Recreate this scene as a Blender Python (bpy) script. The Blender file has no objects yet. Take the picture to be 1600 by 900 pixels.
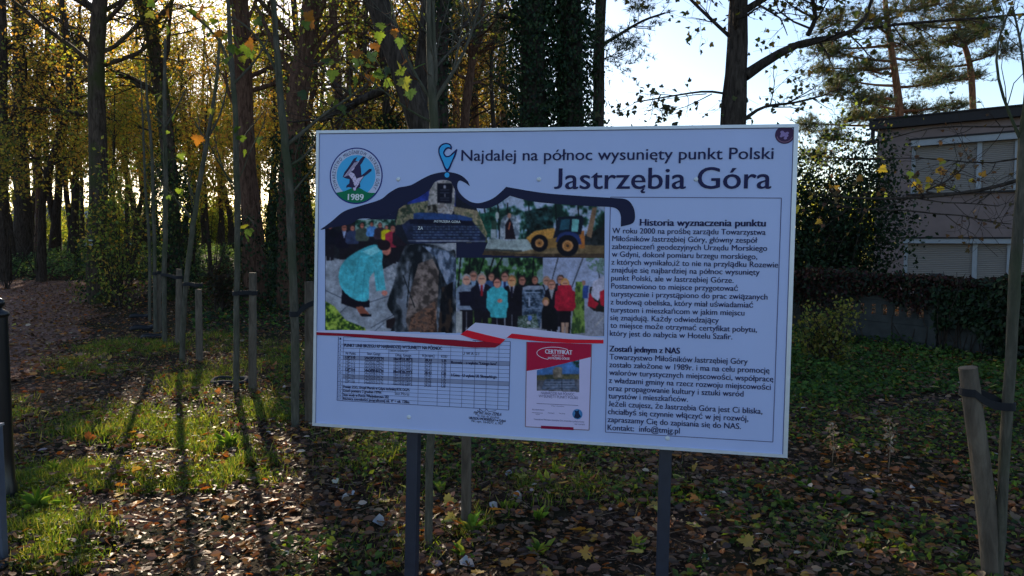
import bpy, math, random
import numpy as np
from mathutils import Vector, Matrix
from mathutils.geometry import tessellate_polygon

sc = bpy.context.scene
COL = sc.collection
rng = np.random.default_rng(7)
random.seed(7)
R = math.radians

# ------------------------------------------------------------------ camera, sky, sun, exposure
F = 1200.0          # focal length in photo pixels (1600 px wide)
CH = 1.6            # eye height
PITCH = math.atan(78 / F)
cam = bpy.data.cameras.new('camera')
cam.sensor_width = 36.0
cam.lens = F / 1600 * 36
cam.clip_start = 0.05
cam.clip_end = 2000
cam_o = bpy.data.objects.new('camera', cam)
cam_o.location = (0, 0, CH)
cam_o.rotation_euler = (R(90) - PITCH, 0, 0)
COL.objects.link(cam_o)
sc.camera = cam_o

SUN_EL, SUN_AZ = R(20.5), R(-21.0)       # azimuth from +Y, negative = to the left
world = bpy.data.worlds.new('World')
sc.world = world
world.use_nodes = True
wn = world.node_tree
sky = wn.nodes.new('ShaderNodeTexSky')
sky.sky_type = 'NISHITA'
sky.sun_disc = False
sky.sun_elevation = SUN_EL
sky.sun_rotation = SUN_AZ
sky.altitude = 0
sky.air_density = 1.0
sky.dust_density = 0.6
sky.ozone_density = 1.5
bg = wn.nodes['Background']
bg.inputs[1].default_value = 0.10
wn.links.new(sky.outputs[0], bg.inputs[0])

sun = bpy.data.lights.new('sun', 'SUN')
sun.energy = 5.0
sun.angle = R(0.5)
sun.color = (1.0, 0.83, 0.58)
sun_o = bpy.data.objects.new('sun', sun)
SDIR = Vector((math.sin(SUN_AZ) * math.cos(SUN_EL), math.cos(SUN_AZ) * math.cos(SUN_EL), math.sin(SUN_EL)))
sun_o.rotation_euler = (-SDIR).to_track_quat('-Z', 'Y').to_euler()
sun_o.location = SDIR * 60
COL.objects.link(sun_o)

sc.view_settings.view_transform = 'Standard'
sc.view_settings.look = 'None'
sc.view_settings.exposure = 1.08
sc.view_settings.use_white_balance = True        # the photograph's cool balance
sc.view_settings.white_balance_temperature = 6150
sc.view_settings.white_balance_tint = 13
sc.view_settings.gamma = 1.0
sc.view_settings.use_curve_mapping = False
sc.render.engine = 'CYCLES'
sc.cycles.max_bounces = 6
sc.cycles.diffuse_bounces = 3
sc.cycles.glossy_bounces = 2
sc.cycles.transmission_bounces = 3
sc.cycles.use_adaptive_sampling = True
sc.cycles.adaptive_threshold = 0.02

# ------------------------------------------------------------------ measuring helpers
cp, sp = math.cos(PITCH), math.sin(PITCH)
def ray(px, py):
    a, b = (px - 800) / F, -(py - 450) / F
    return np.array([a, cp + b * sp, -sp + b * cp])
def P(px, py, Y):
    d = ray(px, py)
    return np.array([0, 0, CH]) + d * (Y / d[1])
def smooth(a, b, x):
    t = np.clip((x - a) / (b - a), 0, 1)
    return t * t * (3 - 2 * t)
def ground_z(x, y):
    x = np.asarray(x, float); y = np.asarray(y, float)
    und = 0.025 * np.sin(x * 1.7 + 0.6 * y) * np.sin(y * 1.3 - 0.4 * x) + 0.02 * np.sin(x * 3.9 + 1) * np.sin(y * 4.3)
    bank = 0.75 * smooth(25, 36, y) * smooth(6, -2, x)
    fl = 1 - smooth(-5.0, -7.0, x) * smooth(32, 28, y) * smooth(4, 8, y) * .8
    return und * fl + bank
def G(px, py):
    d = ray(px, py)
    t = CH / -d[2]
    for _ in range(6):
        p = np.array([0, 0, CH]) + d * t
        t = (CH - float(ground_z(p[0], p[1]))) / -d[2]
    return np.array([0, 0, CH]) + d * t
def on_ground(x, y, dz=0.0):
    return np.array([x, y, float(ground_z(x, y)) + dz])
def lin(c):
    c = np.asarray(c, float) / 255.0
    return np.where(c <= 0.04045, c / 12.92, ((c + 0.055) / 1.055) ** 2.4)

# ------------------------------------------------------------------ mesh accumulation
class MB:
    def __init__(s):
        s.v, s.f, s.c, s.n = [], [], [], 0
    def add(s, v, f, c=None):
        v = np.asarray(v, float).reshape(-1, 3)
        f = np.asarray(f, np.int64)
        s.v.append(v)
        s.f.append(f + s.n)
        if c is not None:
            c = np.asarray(c, float)
            if c.ndim == 1: c = np.tile(c[:3], (len(v), 1))
            s.c.append(c[:, :3])
        s.n += len(v)
        return s
    def mesh(s, name, origin=(0, 0, 0), smooth_shade=False):
        v = np.concatenate(s.v) - np.asarray(origin, float)
        me = bpy.data.meshes.new(name)
        me.vertices.add(len(v))
        me.vertices.foreach_set('co', v.astype(np.float32).ravel())
        loops = np.concatenate([f.ravel() for f in s.f])
        tot = np.concatenate([np.full(len(f), f.shape[1]) for f in s.f])
        me.loops.add(len(loops))
        me.loops.foreach_set('vertex_index', loops.astype(np.int32))
        me.polygons.add(len(tot))
        me.polygons.foreach_set('loop_start', np.concatenate([[0], np.cumsum(tot)[:-1]]).astype(np.int32))
        me.polygons.foreach_set('loop_total', tot.astype(np.int32))
        me.polygons.foreach_set('use_smooth', np.full(len(tot), smooth_shade, dtype=bool))
        if s.c:
            at = me.color_attributes.new('col', 'FLOAT_COLOR', 'POINT')
            cc = np.concatenate(s.c)
            at.data.foreach_set('color', np.concatenate([cc, np.ones((len(cc), 1))], 1).astype(np.float32).ravel())
        me.update(calc_edges=True)
        me.validate()
        return me
def link(o):
    COL.objects.link(o)
    return o
def root_of(p):
    while p.parent is not None: p = p.parent
    return p
def obj(name, mb, mat, parent=None, origin=None, smooth_shade=False):
    """one mesh object; vertices are given in world space"""
    if parent is not None:
        origin = np.array(root_of(parent).location)
    elif origin is None:
        origin = np.zeros(3)
    me = mb.mesh(name, origin, smooth_shade)
    me.materials.append(mat)
    o = bpy.data.objects.new(name, me)
    if parent is None: o.location = origin
    else: o.parent = parent
    return link(o)
def empty(name, loc):
    o = bpy.data.objects.new(name, None)
    o.empty_display_size = 0.2
    o.location = loc
    return link(o)
def tag(o, label=None, cat=None, group=None, kind=None):
    if label: o['label'] = label
    if cat: o['category'] = cat
    if group: o['group'] = group
    if kind: o['kind'] = kind
    return o
def copy_tree(o, parent=None):
    c = o.copy(); COL.objects.link(c)
    if parent is not None: c.parent = parent
    for ch in list(o.children): copy_tree(ch, c)
    return c

def box(mb, x0, x1, y0, y1, z0, z1, M=None, c=None):
    v = np.array([[x, y, z] for x in (x0, x1) for y in (y0, y1) for z in (z0, z1)], float)
    if M is not None: v = v @ np.asarray(M)[:3, :3].T + np.asarray(M)[:3, 3]
    f = [[0, 1, 3, 2], [4, 6, 7, 5], [0, 4, 5, 1], [2, 3, 7, 6], [0, 2, 6, 4], [1, 5, 7, 3]]
    return mb.add(v, f, c)
def tubes(mb, Pts, Rad, sides=5, c=None, cap=False, jitter=0.0):
    """Pts (N,M,3), Rad (N,M): N tubes at once"""
    Pts = np.asarray(Pts, float); Rad = np.asarray(Rad, float)
    if Pts.ndim == 2: Pts, Rad = Pts[None], Rad[None]
    N, M, _ = Pts.shape
    T = np.gradient(Pts, axis=1)
    T /= np.linalg.norm(T, axis=2, keepdims=True) + 1e-9
    ref = np.zeros((N, 1, 3)); m = np.abs(T[:, :1, 2]) > 0.8
    ref[..., 0] = np.where(m, 1, 0); ref[..., 2] = np.where(m, 0, 1)
    A = np.cross(T, np.broadcast_to(ref, T.shape)); A /= np.linalg.norm(A, axis=2, keepdims=True) + 1e-9
    B = np.cross(T, A)
    th = np.arange(sides) / sides * 2 * np.pi
    rr = Rad[:, :, None, None]
    if jitter: rr = rr * (1 + jitter * rng.standard_normal((N, M, sides, 1)))
    V = Pts[:, :, None] + rr * (A[:, :, None] * np.cos(th)[None, None, :, None] + B[:, :, None] * np.sin(th)[None, None, :, None])
    idx = np.arange(N * M * sides).reshape(N, M, sides)
    a = idx[:, :-1]; b = idx[:, 1:]
    F_ = np.stack([a, np.roll(a, -1, 2), np.roll(b, -1, 2), b], -1).reshape(-1, 4)
    mb.add(V.reshape(-1, 3), F_, c)
    if cap:
        for k in range(N):
            for e in (0, M - 1):
                mb.add(V[k, e], [list(range(sides))] if e else [list(range(sides))[::-1]], c)
    return mb
def resample(pts, n):
    pts = np.asarray(pts, float)
    d = np.r_[0, np.cumsum(np.linalg.norm(np.diff(pts[:, :3], axis=0), axis=1))]
    t = np.linspace(0, d[-1], n)
    lin_ = np.stack([np.interp(t, d, pts[:, k]) for k in range(pts.shape[1])], 1)
    for _ in range(2):
        q = lin_.copy(); q[1:-1] = (lin_[:-2] + 2 * lin_[1:-1] + lin_[2:]) / 4; lin_ = q
    return lin_
def unit(v): return v / (np.linalg.norm(v, axis=-1, keepdims=True) + 1e-9)

def sprout(PP, RR, n, L, ang=(35, 75), up=0.2, wig=0.12, M=4, t0=0.2, t1=1.0, rk=0.5, flat=0.0, taper=0.7):
    """n children on every parent polyline: vectorised"""
    N, Mp, _ = PP.shape
    k = N * n
    par = np.repeat(np.arange(N), n)
    t = rng.uniform(t0, t1, k) * (Mp - 1)
    i = np.clip(t.astype(int), 0, Mp - 2); w = (t - i)[:, None]
    s = PP[par, i] * (1 - w) + PP[par, i + 1] * w
    r = (RR[par, i] * (1 - w[:, 0]) + RR[par, i + 1] * w[:, 0]) * rk
    tan = unit(PP[par, i + 1] - PP[par, i])
    rnd = unit(np.cross(tan, rng.standard_normal((k, 3))))
    a = np.radians(rng.uniform(ang[0], ang[1], k))[:, None]
    d = tan * np.cos(a) + rnd * np.sin(a)
    d[:, 2] = d[:, 2] * (1 - flat) + up
    d = unit(d)
    ln = L * rng.uniform(0.6, 1.2, k) * (1 - 0.45 * t / (Mp - 1))
    pts = [s]
    for j in range(M - 1):
        d = unit(d + wig * rng.standard_normal((k, 3)) + np.array([0, 0, up * 0.25]))
        pts.append(pts[-1] + d * (ln / (M - 1))[:, None])
    Q = np.stack(pts, 1)
    RQ = r[:, None] * np.linspace(1, 1 - taper, M)[None]
    return Q, np.maximum(RQ, 0.0012)

# leaf outlines in their own plane: x along the leaf, y across (unit length)
def _oval():
    v = np.array([[0, 0, 0], [.3, .27, .05], [.7, .24, .04], [1, 0, -.06], [.7, -.24, .04], [.3, -.27, .05], [.5, 0, -.03]])
    f = [[0, 6, 1], [1, 6, 2], [2, 6, 3], [3, 6, 4], [4, 6, 5], [5, 6, 0]]
    return v, np.array(f)
def _quad():
    v = np.array([[0, 0, 0], [.5, .33, .06], [1, 0, -.04], [.5, -.33, .06]])
    return v, np.array([[0, 1, 2, 3]])
def _maple():
    half = [(0, .02), (-.10, .22), (.02, .30), (-.02, .52), (.16, .42), (.30, .62), (.42, .44), (.50, .46), (.48, .24), (.66, .28), (.74, .14), (.82, .15), (1.0, 0)]
    pts = [(x, y) for x, y in half] + [(x, -y) for x, y in half[-2:0:-1]]
    v = [(.32, 0, -.05)] + [(x, y, .10 * abs(y) - .10 * max(0, x - .5)) for x, y in pts]
    n = len(pts)
    f = [[0, 1 + i, 1 + (i + 1) % n] for i in range(n)]
    return np.array(v), np.array(f)
def _tuft():
    vs, fs = [], []
    r2 = np.random.default_rng(3)
    for i in range(11):
        d = unit(np.array([1.0, *(r2.standard_normal(2) * .62)]))
        q = unit(np.cross(d, r2.standard_normal(3))) * .035
        o = np.array([r2.uniform(-.35, .1), 0, 0]); k = len(vs)
        vs += [o - q, o + q, o + d * r2.uniform(.75, 1.05)]
        fs.append([k, k + 1, k + 2])
    return np.array(vs), np.array(fs)
def _blade():
    v = np.array([[0, .035, 0], [0, -.035, 0], [.55, .026, .04], [.55, -.026, .04], [1, 0, -.06]])
    return v, None
OVAL, QUAD, MAPLE, TUFT = _oval(), _quad(), _maple(), _tuft()

def leaves(mb, pos, xdir, nrm, size, tmpl, cols, twist=0.0):
    """one template copied to every position, merged"""
    V, Fc = tmpl
    n = len(pos)
    x = unit(xdir); y = unit(np.cross(nrm, x)); z = np.cross(x, y)
    size = np.broadcast_to(np.asarray(size, float), (n,))
    W = pos[:, None] + size[:, None, None] * (x[:, None] * V[None, :, :1] + y[:, None] * V[None, :, 1:2] + z[:, None] * V[None, :, 2:3])
    off = (np.arange(n) * len(V))[:, None, None]
    mb.add(W.reshape(-1, 3), (Fc[None] + off).reshape(-1, Fc.shape[1]), np.repeat(cols, len(V), 0))
def palette(cols, n, var=0.18, wts=None):
    cols = np.array(cols, float)
    k = rng.choice(len(cols), n, p=None if wts is None else np.array(wts) / sum(wts))
    c = cols[k] * (1 + var * rng.standard_normal((n, 1))) * (1 + 0.06 * rng.standard_normal((n, 3)))
    return np.clip(c, 0.004, 0.9)
def rnd_dirs(n): return unit(rng.standard_normal((n, 3)))

# ------------------------------------------------------------------ materials
MATS = {}
def node_mat(name):
    m = bpy.data.materials.new(name); m.use_nodes = True
    MATS[name] = m
    nt = m.node_tree
    return m, nt, nt.nodes['Principled BSDF']
def N(nt, t, **k):
    n = nt.nodes.new(t)
    for a, b in k.items(): setattr(n, a, b)
    return n
def plain(name, c, rough=0.5, metal=0.0, var=0.12, scale=30.0, bump=0.0, spec=0.5, stretch=(1, 1, 1)):
    m, nt, b = node_mat(name)
    tc = N(nt, 'ShaderNodeTexCoord'); mp = N(nt, 'ShaderNodeMapping'); mp.inputs['Scale'].default_value = stretch
    nt.links.new(tc.outputs['Object'], mp.inputs[0])
    no = N(nt, 'ShaderNodeTexNoise'); no.inputs['Scale'].default_value = scale; no.inputs['Detail'].default_value = 5
    nt.links.new(mp.outputs[0], no.inputs[0])
    mx = N(nt, 'ShaderNodeMix', data_type='RGBA')
    mx.inputs[6].default_value = (*[max(0, q * (1 - 2 * var)) for q in c], 1)
    mx.inputs[7].default_value = (*[min(1, q * (1 + 2 * var)) for q in c], 1)
    nt.links.new(no.outputs[0], mx.inputs[0]); nt.links.new(mx.outputs[2], b.inputs['Base Color'])
    b.inputs['Roughness'].default_value = rough; b.inputs['Metallic'].default_value = metal
    b.inputs['Specular IOR Level'].default_value = spec
    if bump:
        bp = N(nt, 'ShaderNodeBump'); bp.inputs['Strength'].default_value = bump; bp.inputs['Distance'].default_value = 0.02
        nt.links.new(no.outputs[0], bp.inputs['Height']); nt.links.new(bp.outputs[0], b.inputs['Normal'])
    return m
def bark(name, c1, c2, scale=6.0, moss=None):
    m, nt, b = node_mat(name)
    tc = N(nt, 'ShaderNodeTexCoord'); mp = N(nt, 'ShaderNodeMapping'); mp.inputs['Scale'].default_value = (scale, scale, scale * .22)
    nt.links.new(tc.outputs['Object'], mp.inputs[0])
    vo = N(nt, 'ShaderNodeTexNoise'); vo.inputs['Scale'].default_value = 3.2; vo.inputs['Detail'].default_value = 8; vo.inputs['Roughness'].default_value = .65; vo.inputs['Distortion'].default_value = .6
    nt.links.new(mp.outputs[0], vo.inputs[0])
    rp = N(nt, 'ShaderNodeValToRGB')
    rp.color_ramp.elements[0].position = .36; rp.color_ramp.elements[0].color = (*c1, 1)
    rp.color_ramp.elements[1].position = .64; rp.color_ramp.elements[1].color = (*c2, 1)
    nt.links.new(vo.outputs[0], rp.inputs[0])
    out = rp.outputs[0]
    if moss:
        n2 = N(nt, 'ShaderNodeTexNoise'); n2.inputs['Scale'].default_value = 1.6; n2.inputs['Detail'].default_value = 4
        nt.links.new(tc.outputs['Object'], n2.inputs[0])
        r2 = N(nt, 'ShaderNodeValToRGB'); r2.color_ramp.elements[0].position = .48; r2.color_ramp.elements[1].position = .62
        nt.links.new(n2.outputs[0], r2.inputs[0])
        mx = N(nt, 'ShaderNodeMix', data_type='RGBA'); mx.inputs[7].default_value = (*moss, 1)
        nt.links.new(r2.outputs[0], mx.inputs[0]); nt.links.new(out, mx.inputs[6]); out = mx.outputs[2]
    nt.links.new(out, b.inputs['Base Color'])
    b.inputs['Roughness'].default_value = .9; b.inputs['Specular IOR Level'].default_value = .08
    bp = N(nt, 'ShaderNodeBump'); bp.inputs['Strength'].default_value = .8; bp.inputs['Distance'].default_value = .02
    nt.links.new(vo.outputs[0], bp.inputs['Height']); nt.links.new(bp.outputs[0], b.inputs['Normal'])
    return m
def leaf_mat(name, trans=0.45, gloss=0.06, tint=(1.25, 1.2, .6), rough=.45):
    m = bpy.data.materials.new(name); m.use_nodes = True; MATS[name] = m
    nt = m.node_tree; nt.nodes.clear()
    at = N(nt, 'ShaderNodeAttribute', attribute_name='col')
    df = N(nt, 'ShaderNodeBsdfDiffuse'); tr = N(nt, 'ShaderNodeBsdfTranslucent'); gl = N(nt, 'ShaderNodeBsdfGlossy')
    gl.inputs['Roughness'].default_value = rough
    mu = N(nt, 'ShaderNodeMix', data_type='RGBA', blend_type='MULTIPLY'); mu.inputs[0].default_value = 1; mu.inputs[7].default_value = (*tint, 1)
    nt.links.new(at.outputs['Color'], df.inputs[0]); nt.links.new(at.outputs['Color'], mu.inputs[6]); nt.links.new(mu.outputs[2], tr.inputs[0])
    m1 = N(nt, 'ShaderNodeMixShader'); m1.inputs[0].default_value = trans
    nt.links.new(df.outputs[0], m1.inputs[1]); nt.links.new(tr.outputs[0], m1.inputs[2])
    m2 = N(nt, 'ShaderNodeMixShader'); m2.inputs[0].default_value = gloss
    nt.links.new(m1.outputs[0], m2.inputs[1]); nt.links.new(gl.outputs[0], m2.inputs[2])
    o = N(nt, 'ShaderNodeOutputMaterial'); nt.links.new(m2.outputs[0], o.inputs[0])
    return m
def col_mat(name, rough=.5, spec=.3):
    m, nt, b = node_mat(name)
    at = N(nt, 'ShaderNodeAttribute', attribute_name='col')
    nt.links.new(at.outputs['Color'], b.inputs['Base Color'])
    b.inputs['Roughness'].default_value = rough; b.inputs['Specular IOR Level'].default_value = spec
    return m

M_BARK_DARK = bark('bark_dark', (.022, .017, .014), (.075, .058, .046))
M_BARK_RED = bark('bark_reddish', (.05, .027, .018), (.15, .085, .058))
M_BARK_MOSS = bark('bark_mossy', (.03, .022, .016), (.10, .075, .055), moss=(.05, .055, .022))
M_BARK_YOUNG = bark('bark_young', (.06, .056, .042), (.13, .118, .088), 9.0, moss=(.062, .07, .038))
M_BARK_PINE = bark('bark_pine', (.09, .045, .026), (.26, .13, .07))
M_WOOD = bark('stake_wood', (.075, .06, .046), (.165, .135, .10), 5.0)
M_LEAF = leaf_mat('leaf', .58, .02, (1.5, 1.45, .72))
M_IVY = leaf_mat('ivy_leaf', .14, .014, (1.0, 1.25, .45))
M_NEEDLE = leaf_mat('needle', .3, .05, (1.1, 1.1, .6))
M_GRASS = leaf_mat('grass_blade', .55, .02, (1.5, 1.45, .5))
M_LITTER = leaf_mat('dry_leaf', .30, .035, (1.3, .95, .5), .42)

# ------------------------------------------------------------------ the ground and the path
def ground_mat(name, c1, c2, c3, s=3.0):
    m, nt, b = node_mat(name)
    tc = N(nt, 'ShaderNodeTexCoord')
    a = N(nt, 'ShaderNodeTexNoise'); a.inputs['Scale'].default_value = s * 9; a.inputs['Detail'].default_value = 9; a.inputs['Roughness'].default_value = .7
    d = N(nt, 'ShaderNodeTexNoise'); d.inputs['Scale'].default_value = s * .3; d.inputs['Detail'].default_value = 5
    for q in (a, d): nt.links.new(tc.outputs['Object'], q.inputs[0])
    r = N(nt, 'ShaderNodeValToRGB'); r.color_ramp.elements[0].color = (*c1, 1); r.color_ramp.elements[1].color = (*c2, 1)
    r.color_ramp.elements[0].position = .35; r.color_ramp.elements[1].position = .66
    nt.links.new(a.outputs[0], r.inputs[0])
    r2 = N(nt, 'ShaderNodeValToRGB'); r2.color_ramp.elements[0].position = .45; r2.color_ramp.elements[1].position = .62
    nt.links.new(d.outputs[0], r2.inputs[0])
    mx = N(nt, 'ShaderNodeMix', data_type='RGBA'); mx.inputs[7].default_value = (*c3, 1)
    nt.links.new(r2.outputs[0], mx.inputs[0]); nt.links.new(r.outputs[0], mx.inputs[6])
    nt.links.new(mx.outputs[2], b.inputs['Base Color'])
    b.inputs['Roughness'].default_value = .95; b.inputs['Specular IOR Level'].default_value = .04
    bp = N(nt, 'ShaderNodeBump'); bp.inputs['Strength'].default_value = .7; bp.inputs['Distance'].default_value = .03
    nt.links.new(a.outputs[0], bp.inputs['Height']); nt.links.new(bp.outputs[0], b.inputs['Normal'])
    return m
M_SOIL = ground_mat('forest_soil', (.016, .011, .008), (.066, .044, .031), (.024, .026, .011))
M_PATH = ground_mat('path_mulch', (.135, .076, .058), (.30, .172, .13), (.175, .10, .072), 5.0)

def grid_mesh(xs, ys, zf):
    X, Y = np.meshgrid(xs, ys, indexing='ij')
    V = np.stack([X, Y, zf(X, Y)], -1).reshape(-1, 3)
    i = np.arange(X.size).reshape(X.shape)
    Fq = np.stack([i[:-1, :-1], i[1:, :-1], i[1:, 1:], i[:-1, 1:]], -1).reshape(-1, 4)
    return MB().add(V, Fq)
xs = np.r_[-np.geomspace(300, 15, 22), np.arange(-14.5, 14.6, .25), np.geomspace(15, 300, 22)]
ys = np.r_[-np.geomspace(120, 2.2, 14), np.arange(-2, 40, .25), np.geomspace(40.5, 700, 26)]
tag(obj('ground', grid_mesh(xs, ys, ground_z), M_SOIL, smooth_shade=True), kind='structure')
def path_right(y):
    e = np.array([G(-260, 760), G(-60, 650), G(0, 625), G(60, 588), G(112, 545), G(140, 505), G(160, 470), G(190, 452)])
    return np.interp(y, e[:, 1], e[:, 0]) + .18 * np.sin(y * 2.1) + .1 * np.sin(y * 5.3)
py_ = np.arange(2.0, 27.2, .16)
U = np.linspace(0, 1, 90)
pv = np.array([[path_right(y) * (1 - u) + u * (-34 - 0 * y), y + u * .8 * math.sin(u * 9), 0] for y in py_ for u in U])
pv[:, 2] = ground_z(pv[:, 0], pv[:, 1]) + .014
ii = np.arange(len(pv)).reshape(len(py_), len(U))
tag(obj('path', MB().add(pv, np.stack([ii[:-1, :-1], ii[:-1, 1:], ii[1:, 1:], ii[1:, :-1]], -1).reshape(-1, 4)), M_PATH, smooth_shade=True), kind='structure')

# ------------------------------------------------------------------ the information sign
corner_px = [(495.1, 204.2), (1247.7, 194.0), (1230.2, 715.2), (488.9, 664.7)]
cr = np.array([ray(*c) for c in corner_px])
sol = np.r_[1, np.linalg.solve(np.array([-cr[1], cr[2], -cr[3]]).T, -cr[0])]
SW = 1.75                                        # real width of the sign
Q = cr * sol[:, None]
k_ = SW / np.linalg.norm(Q[1] - Q[0])
Q = Q * k_ + np.array([0, 0, CH])
O_, UU = Q[0], unit(Q[1] - Q[0])
VV = Q[3] - Q[0]; SH = np.linalg.norm(VV); VV = unit(VV - UU * (VV @ UU))
NN = np.cross(UU, VV); NN = -NN if NN @ (np.array([0, 0, CH]) - O_) < 0 else NN      # towards the viewer
def uv(px, py):
    d = ray(px, py); t = ((O_ - np.array([0, 0, CH])) @ NN) / (d @ NN)
    q = np.array([0, 0, CH]) + d * t - O_
    return np.array([q @ UU, q @ VV])
def S(p, lift=0.0):
    p = np.asarray(p, float)
    return O_ + p[..., :1] * UU + p[..., 1:2] * VV + NN * lift
PXM = np.linalg.norm(uv(850, 450) - uv(849, 450))   # metres per photo pixel in the middle of the sign
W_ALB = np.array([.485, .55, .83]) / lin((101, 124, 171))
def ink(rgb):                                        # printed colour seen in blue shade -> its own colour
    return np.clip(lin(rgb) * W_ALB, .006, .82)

sign_loc = on_ground(*(S([SW * .46, SH])[:2]))
sign = tag(empty('information_sign', sign_loc), 'large white information board with printed photos and text on two dark posts', 'sign')
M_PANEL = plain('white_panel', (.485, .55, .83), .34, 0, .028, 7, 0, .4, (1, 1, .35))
M_ALU = plain('aluminium_edge', (.64, .66, .70), .35, .25, .05, 40)
M_POSTB = plain('navy_post_paint', (.022, .025, .040), .42, 0, .2, 25, .05)
M_PRINT = col_mat('printed_picture', .5, .10)
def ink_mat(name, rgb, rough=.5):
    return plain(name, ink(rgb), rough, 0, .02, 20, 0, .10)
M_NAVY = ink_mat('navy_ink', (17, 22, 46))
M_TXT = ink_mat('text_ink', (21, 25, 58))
def signbox(mb, u0, u1, v0, v1, l0, l1):
    v = np.array([S([u, w], l) for u in (u0, u1) for w in (v0, v1) for l in (l0, l1)])
    return mb.add(v, [[0, 1, 3, 2], [4, 6, 7, 5], [0, 4, 5, 1], [2, 3, 7, 6], [0, 2, 6, 4], [1, 5, 7, 3]])
e_ = .011
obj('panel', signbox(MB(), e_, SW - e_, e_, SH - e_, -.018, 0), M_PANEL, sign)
fr = MB()
lp = .0055
signbox(fr, 0, SW, 0, e_, -.024, lp); signbox(fr, 0, SW, SH - e_, SH, -.024, lp)
signbox(fr, 0, e_, e_ + .0005, SH - e_ - .0005, -.024, lp - .0006); signbox(fr, SW - e_ * 1.3, SW, e_ + .0005, SH - e_ - .0005, -.024, lp - .0006)
obj('frame', fr, M_ALU, sign)
# dark joint between the panel and its frame
jt = MB()
for a, b, c_, d_ in ((e_, SW - e_ * 1.3, e_, e_ + .0025), (e_, e_ + .002, e_, SH - e_), (SW - e_ * 1.3 - .0025, SW - e_ * 1.3, e_, SH - e_)):
    jt.add(np.array([S([a, c_], .0004), S([b, c_], .0004), S([b, d_], .0004), S([a, d_], .0004)]), [[0, 3, 2, 1]])
obj('frame_joint', jt, ink_mat('joint_grey', (62, 74, 110)), sign)
for pxc, yb in ((640.5, 680), (1040, 706)):
    c0 = uv(pxc, yb)[0]; hw = .0225
    m = MB()
    top, bot = .08, SH + 1.25
    v = []
    for w in (top, bot):
        for du, l in ((-hw, -.026), (hw, -.026), (hw, -.026 - 2 * hw), (-hw, -.026 - 2 * hw)):
            v.append(S([c0 + du, w], l))
    v = np.array(v)
    gz = float(ground_z(*v[4:, :2].mean(0)))
    for q in range(4):
        dv = (gz - .12 - v[4 + q, 2]) / VV[2]; v[4 + q] += VV * dv
    m.add(v, [[0, 1, 5, 4], [1, 2, 6, 5], [2, 3, 7, 6], [3, 0, 4, 7], [0, 3, 2, 1], [4, 5, 6, 7]])
    p = obj('post', m, M_POSTB, sign)
    mod = p.modifiers.new('edges', 'BEVEL'); mod.width = .004; mod.segments = 2

def flat_poly(mb, px_pts, lift, c=None, local=False):
    p = np.array(px_pts, float) if local else np.array([uv(*q) for q in px_pts])
    area = np.sum(p[:, 0] * np.roll(p[:, 1], -1) - np.roll(p[:, 0], -1) * p[:, 1])
    tri = tessellate_polygon([[Vector((a, b, 0)) for a, b in p]])
    T = []
    for t in tri:
        a, b, c2 = p[t[0]], p[t[1]], p[t[2]]
        cr_ = (b[0] - a[0]) * (c2[1] - a[1]) - (b[1] - a[1]) * (c2[0] - a[0])
        T.append(t if cr_ < 0 else t[::-1])
    W = S(p, lift)
    n0 = np.cross(W[T[0][1]] - W[T[0][0]], W[T[0][2]] - W[T[0][0]]) @ NN
    if n0 < 0: T = [t[::-1] for t in T]
    return mb.add(W, np.array(T), c)
def smooth_px(pts, n=8, closed=False):
    """Catmull-Rom through photo points"""
    p = np.array(pts, float); out = []
    m = len(p)
    for i in range(m - (0 if closed else 1)):
        a, b, c, d = (p[(i - 1) % m] if closed or i else p[0]), p[i], p[(i + 1) % m], (p[(i + 2) % m] if closed or i + 2 < m else p[-1])
        for t in np.arange(n) / n:
            out.append(.5 * (2 * b + (c - a) * t + (2 * a - 5 * b + 4 * c - d) * t * t + (3 * b - a - 3 * c + d) * t ** 3))
    if not closed: out.append(p[-1])
    return np.array(out)
def line(mb, a, b, w_px, lift, c=None):
    p, q = uv(*a), uv(*b); d = unit(q - p); n = np.array([-d[1], d[0]]) * w_px * PXM * .5
    return flat_poly(mb, [p + n, q + n, q - n, p - n], lift, c, local=True)
def disc_pts(cx, cy, rx, ry=None, n=56, a0=0, a1=2 * math.pi):
    c = uv(cx, cy); ry = ry or rx
    return np.array([[c[0] + math.cos(a) * rx * PXM, c[1] + math.sin(a) * ry * PXM] for a in np.linspace(a0, a1, n, endpoint=abs(a1 - a0) < 6.28)])

# lettering ---------------------------------------------------------------
OGON = {'ę': 'e', 'Ę': 'E'}
_GC = {}
def glyphs(s):
    if s in _GC: return _GC[s]
    cu = bpy.data.curves.new('lettering', 'FONT'); cu.body = s; cu.size = 1; cu.resolution_u = 4
    o = bpy.data.objects.new('lettering', cu); COL.objects.link(o)
    dg = bpy.context.evaluated_depsgraph_get()
    me = bpy.data.meshes.new_from_object(o.evaluated_get(dg))
    v = np.zeros(len(me.vertices) * 3); me.vertices.foreach_get('co', v); v = v.reshape(-1, 3)
    me.calc_loop_triangles()
    f = np.zeros(len(me.loop_triangles) * 3, np.int32); me.loop_triangles.foreach_get('vertices', f)
    bpy.data.objects.remove(o); bpy.data.curves.remove(cu); bpy.data.meshes.remove(me)
    _GC[s] = (v, f.reshape(-1, 3))
    return _GC[s]
def xmax(s):
    s = s.rstrip(' ')
    return glyphs(s)[0][:, 0].max() if s else -9.0
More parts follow.
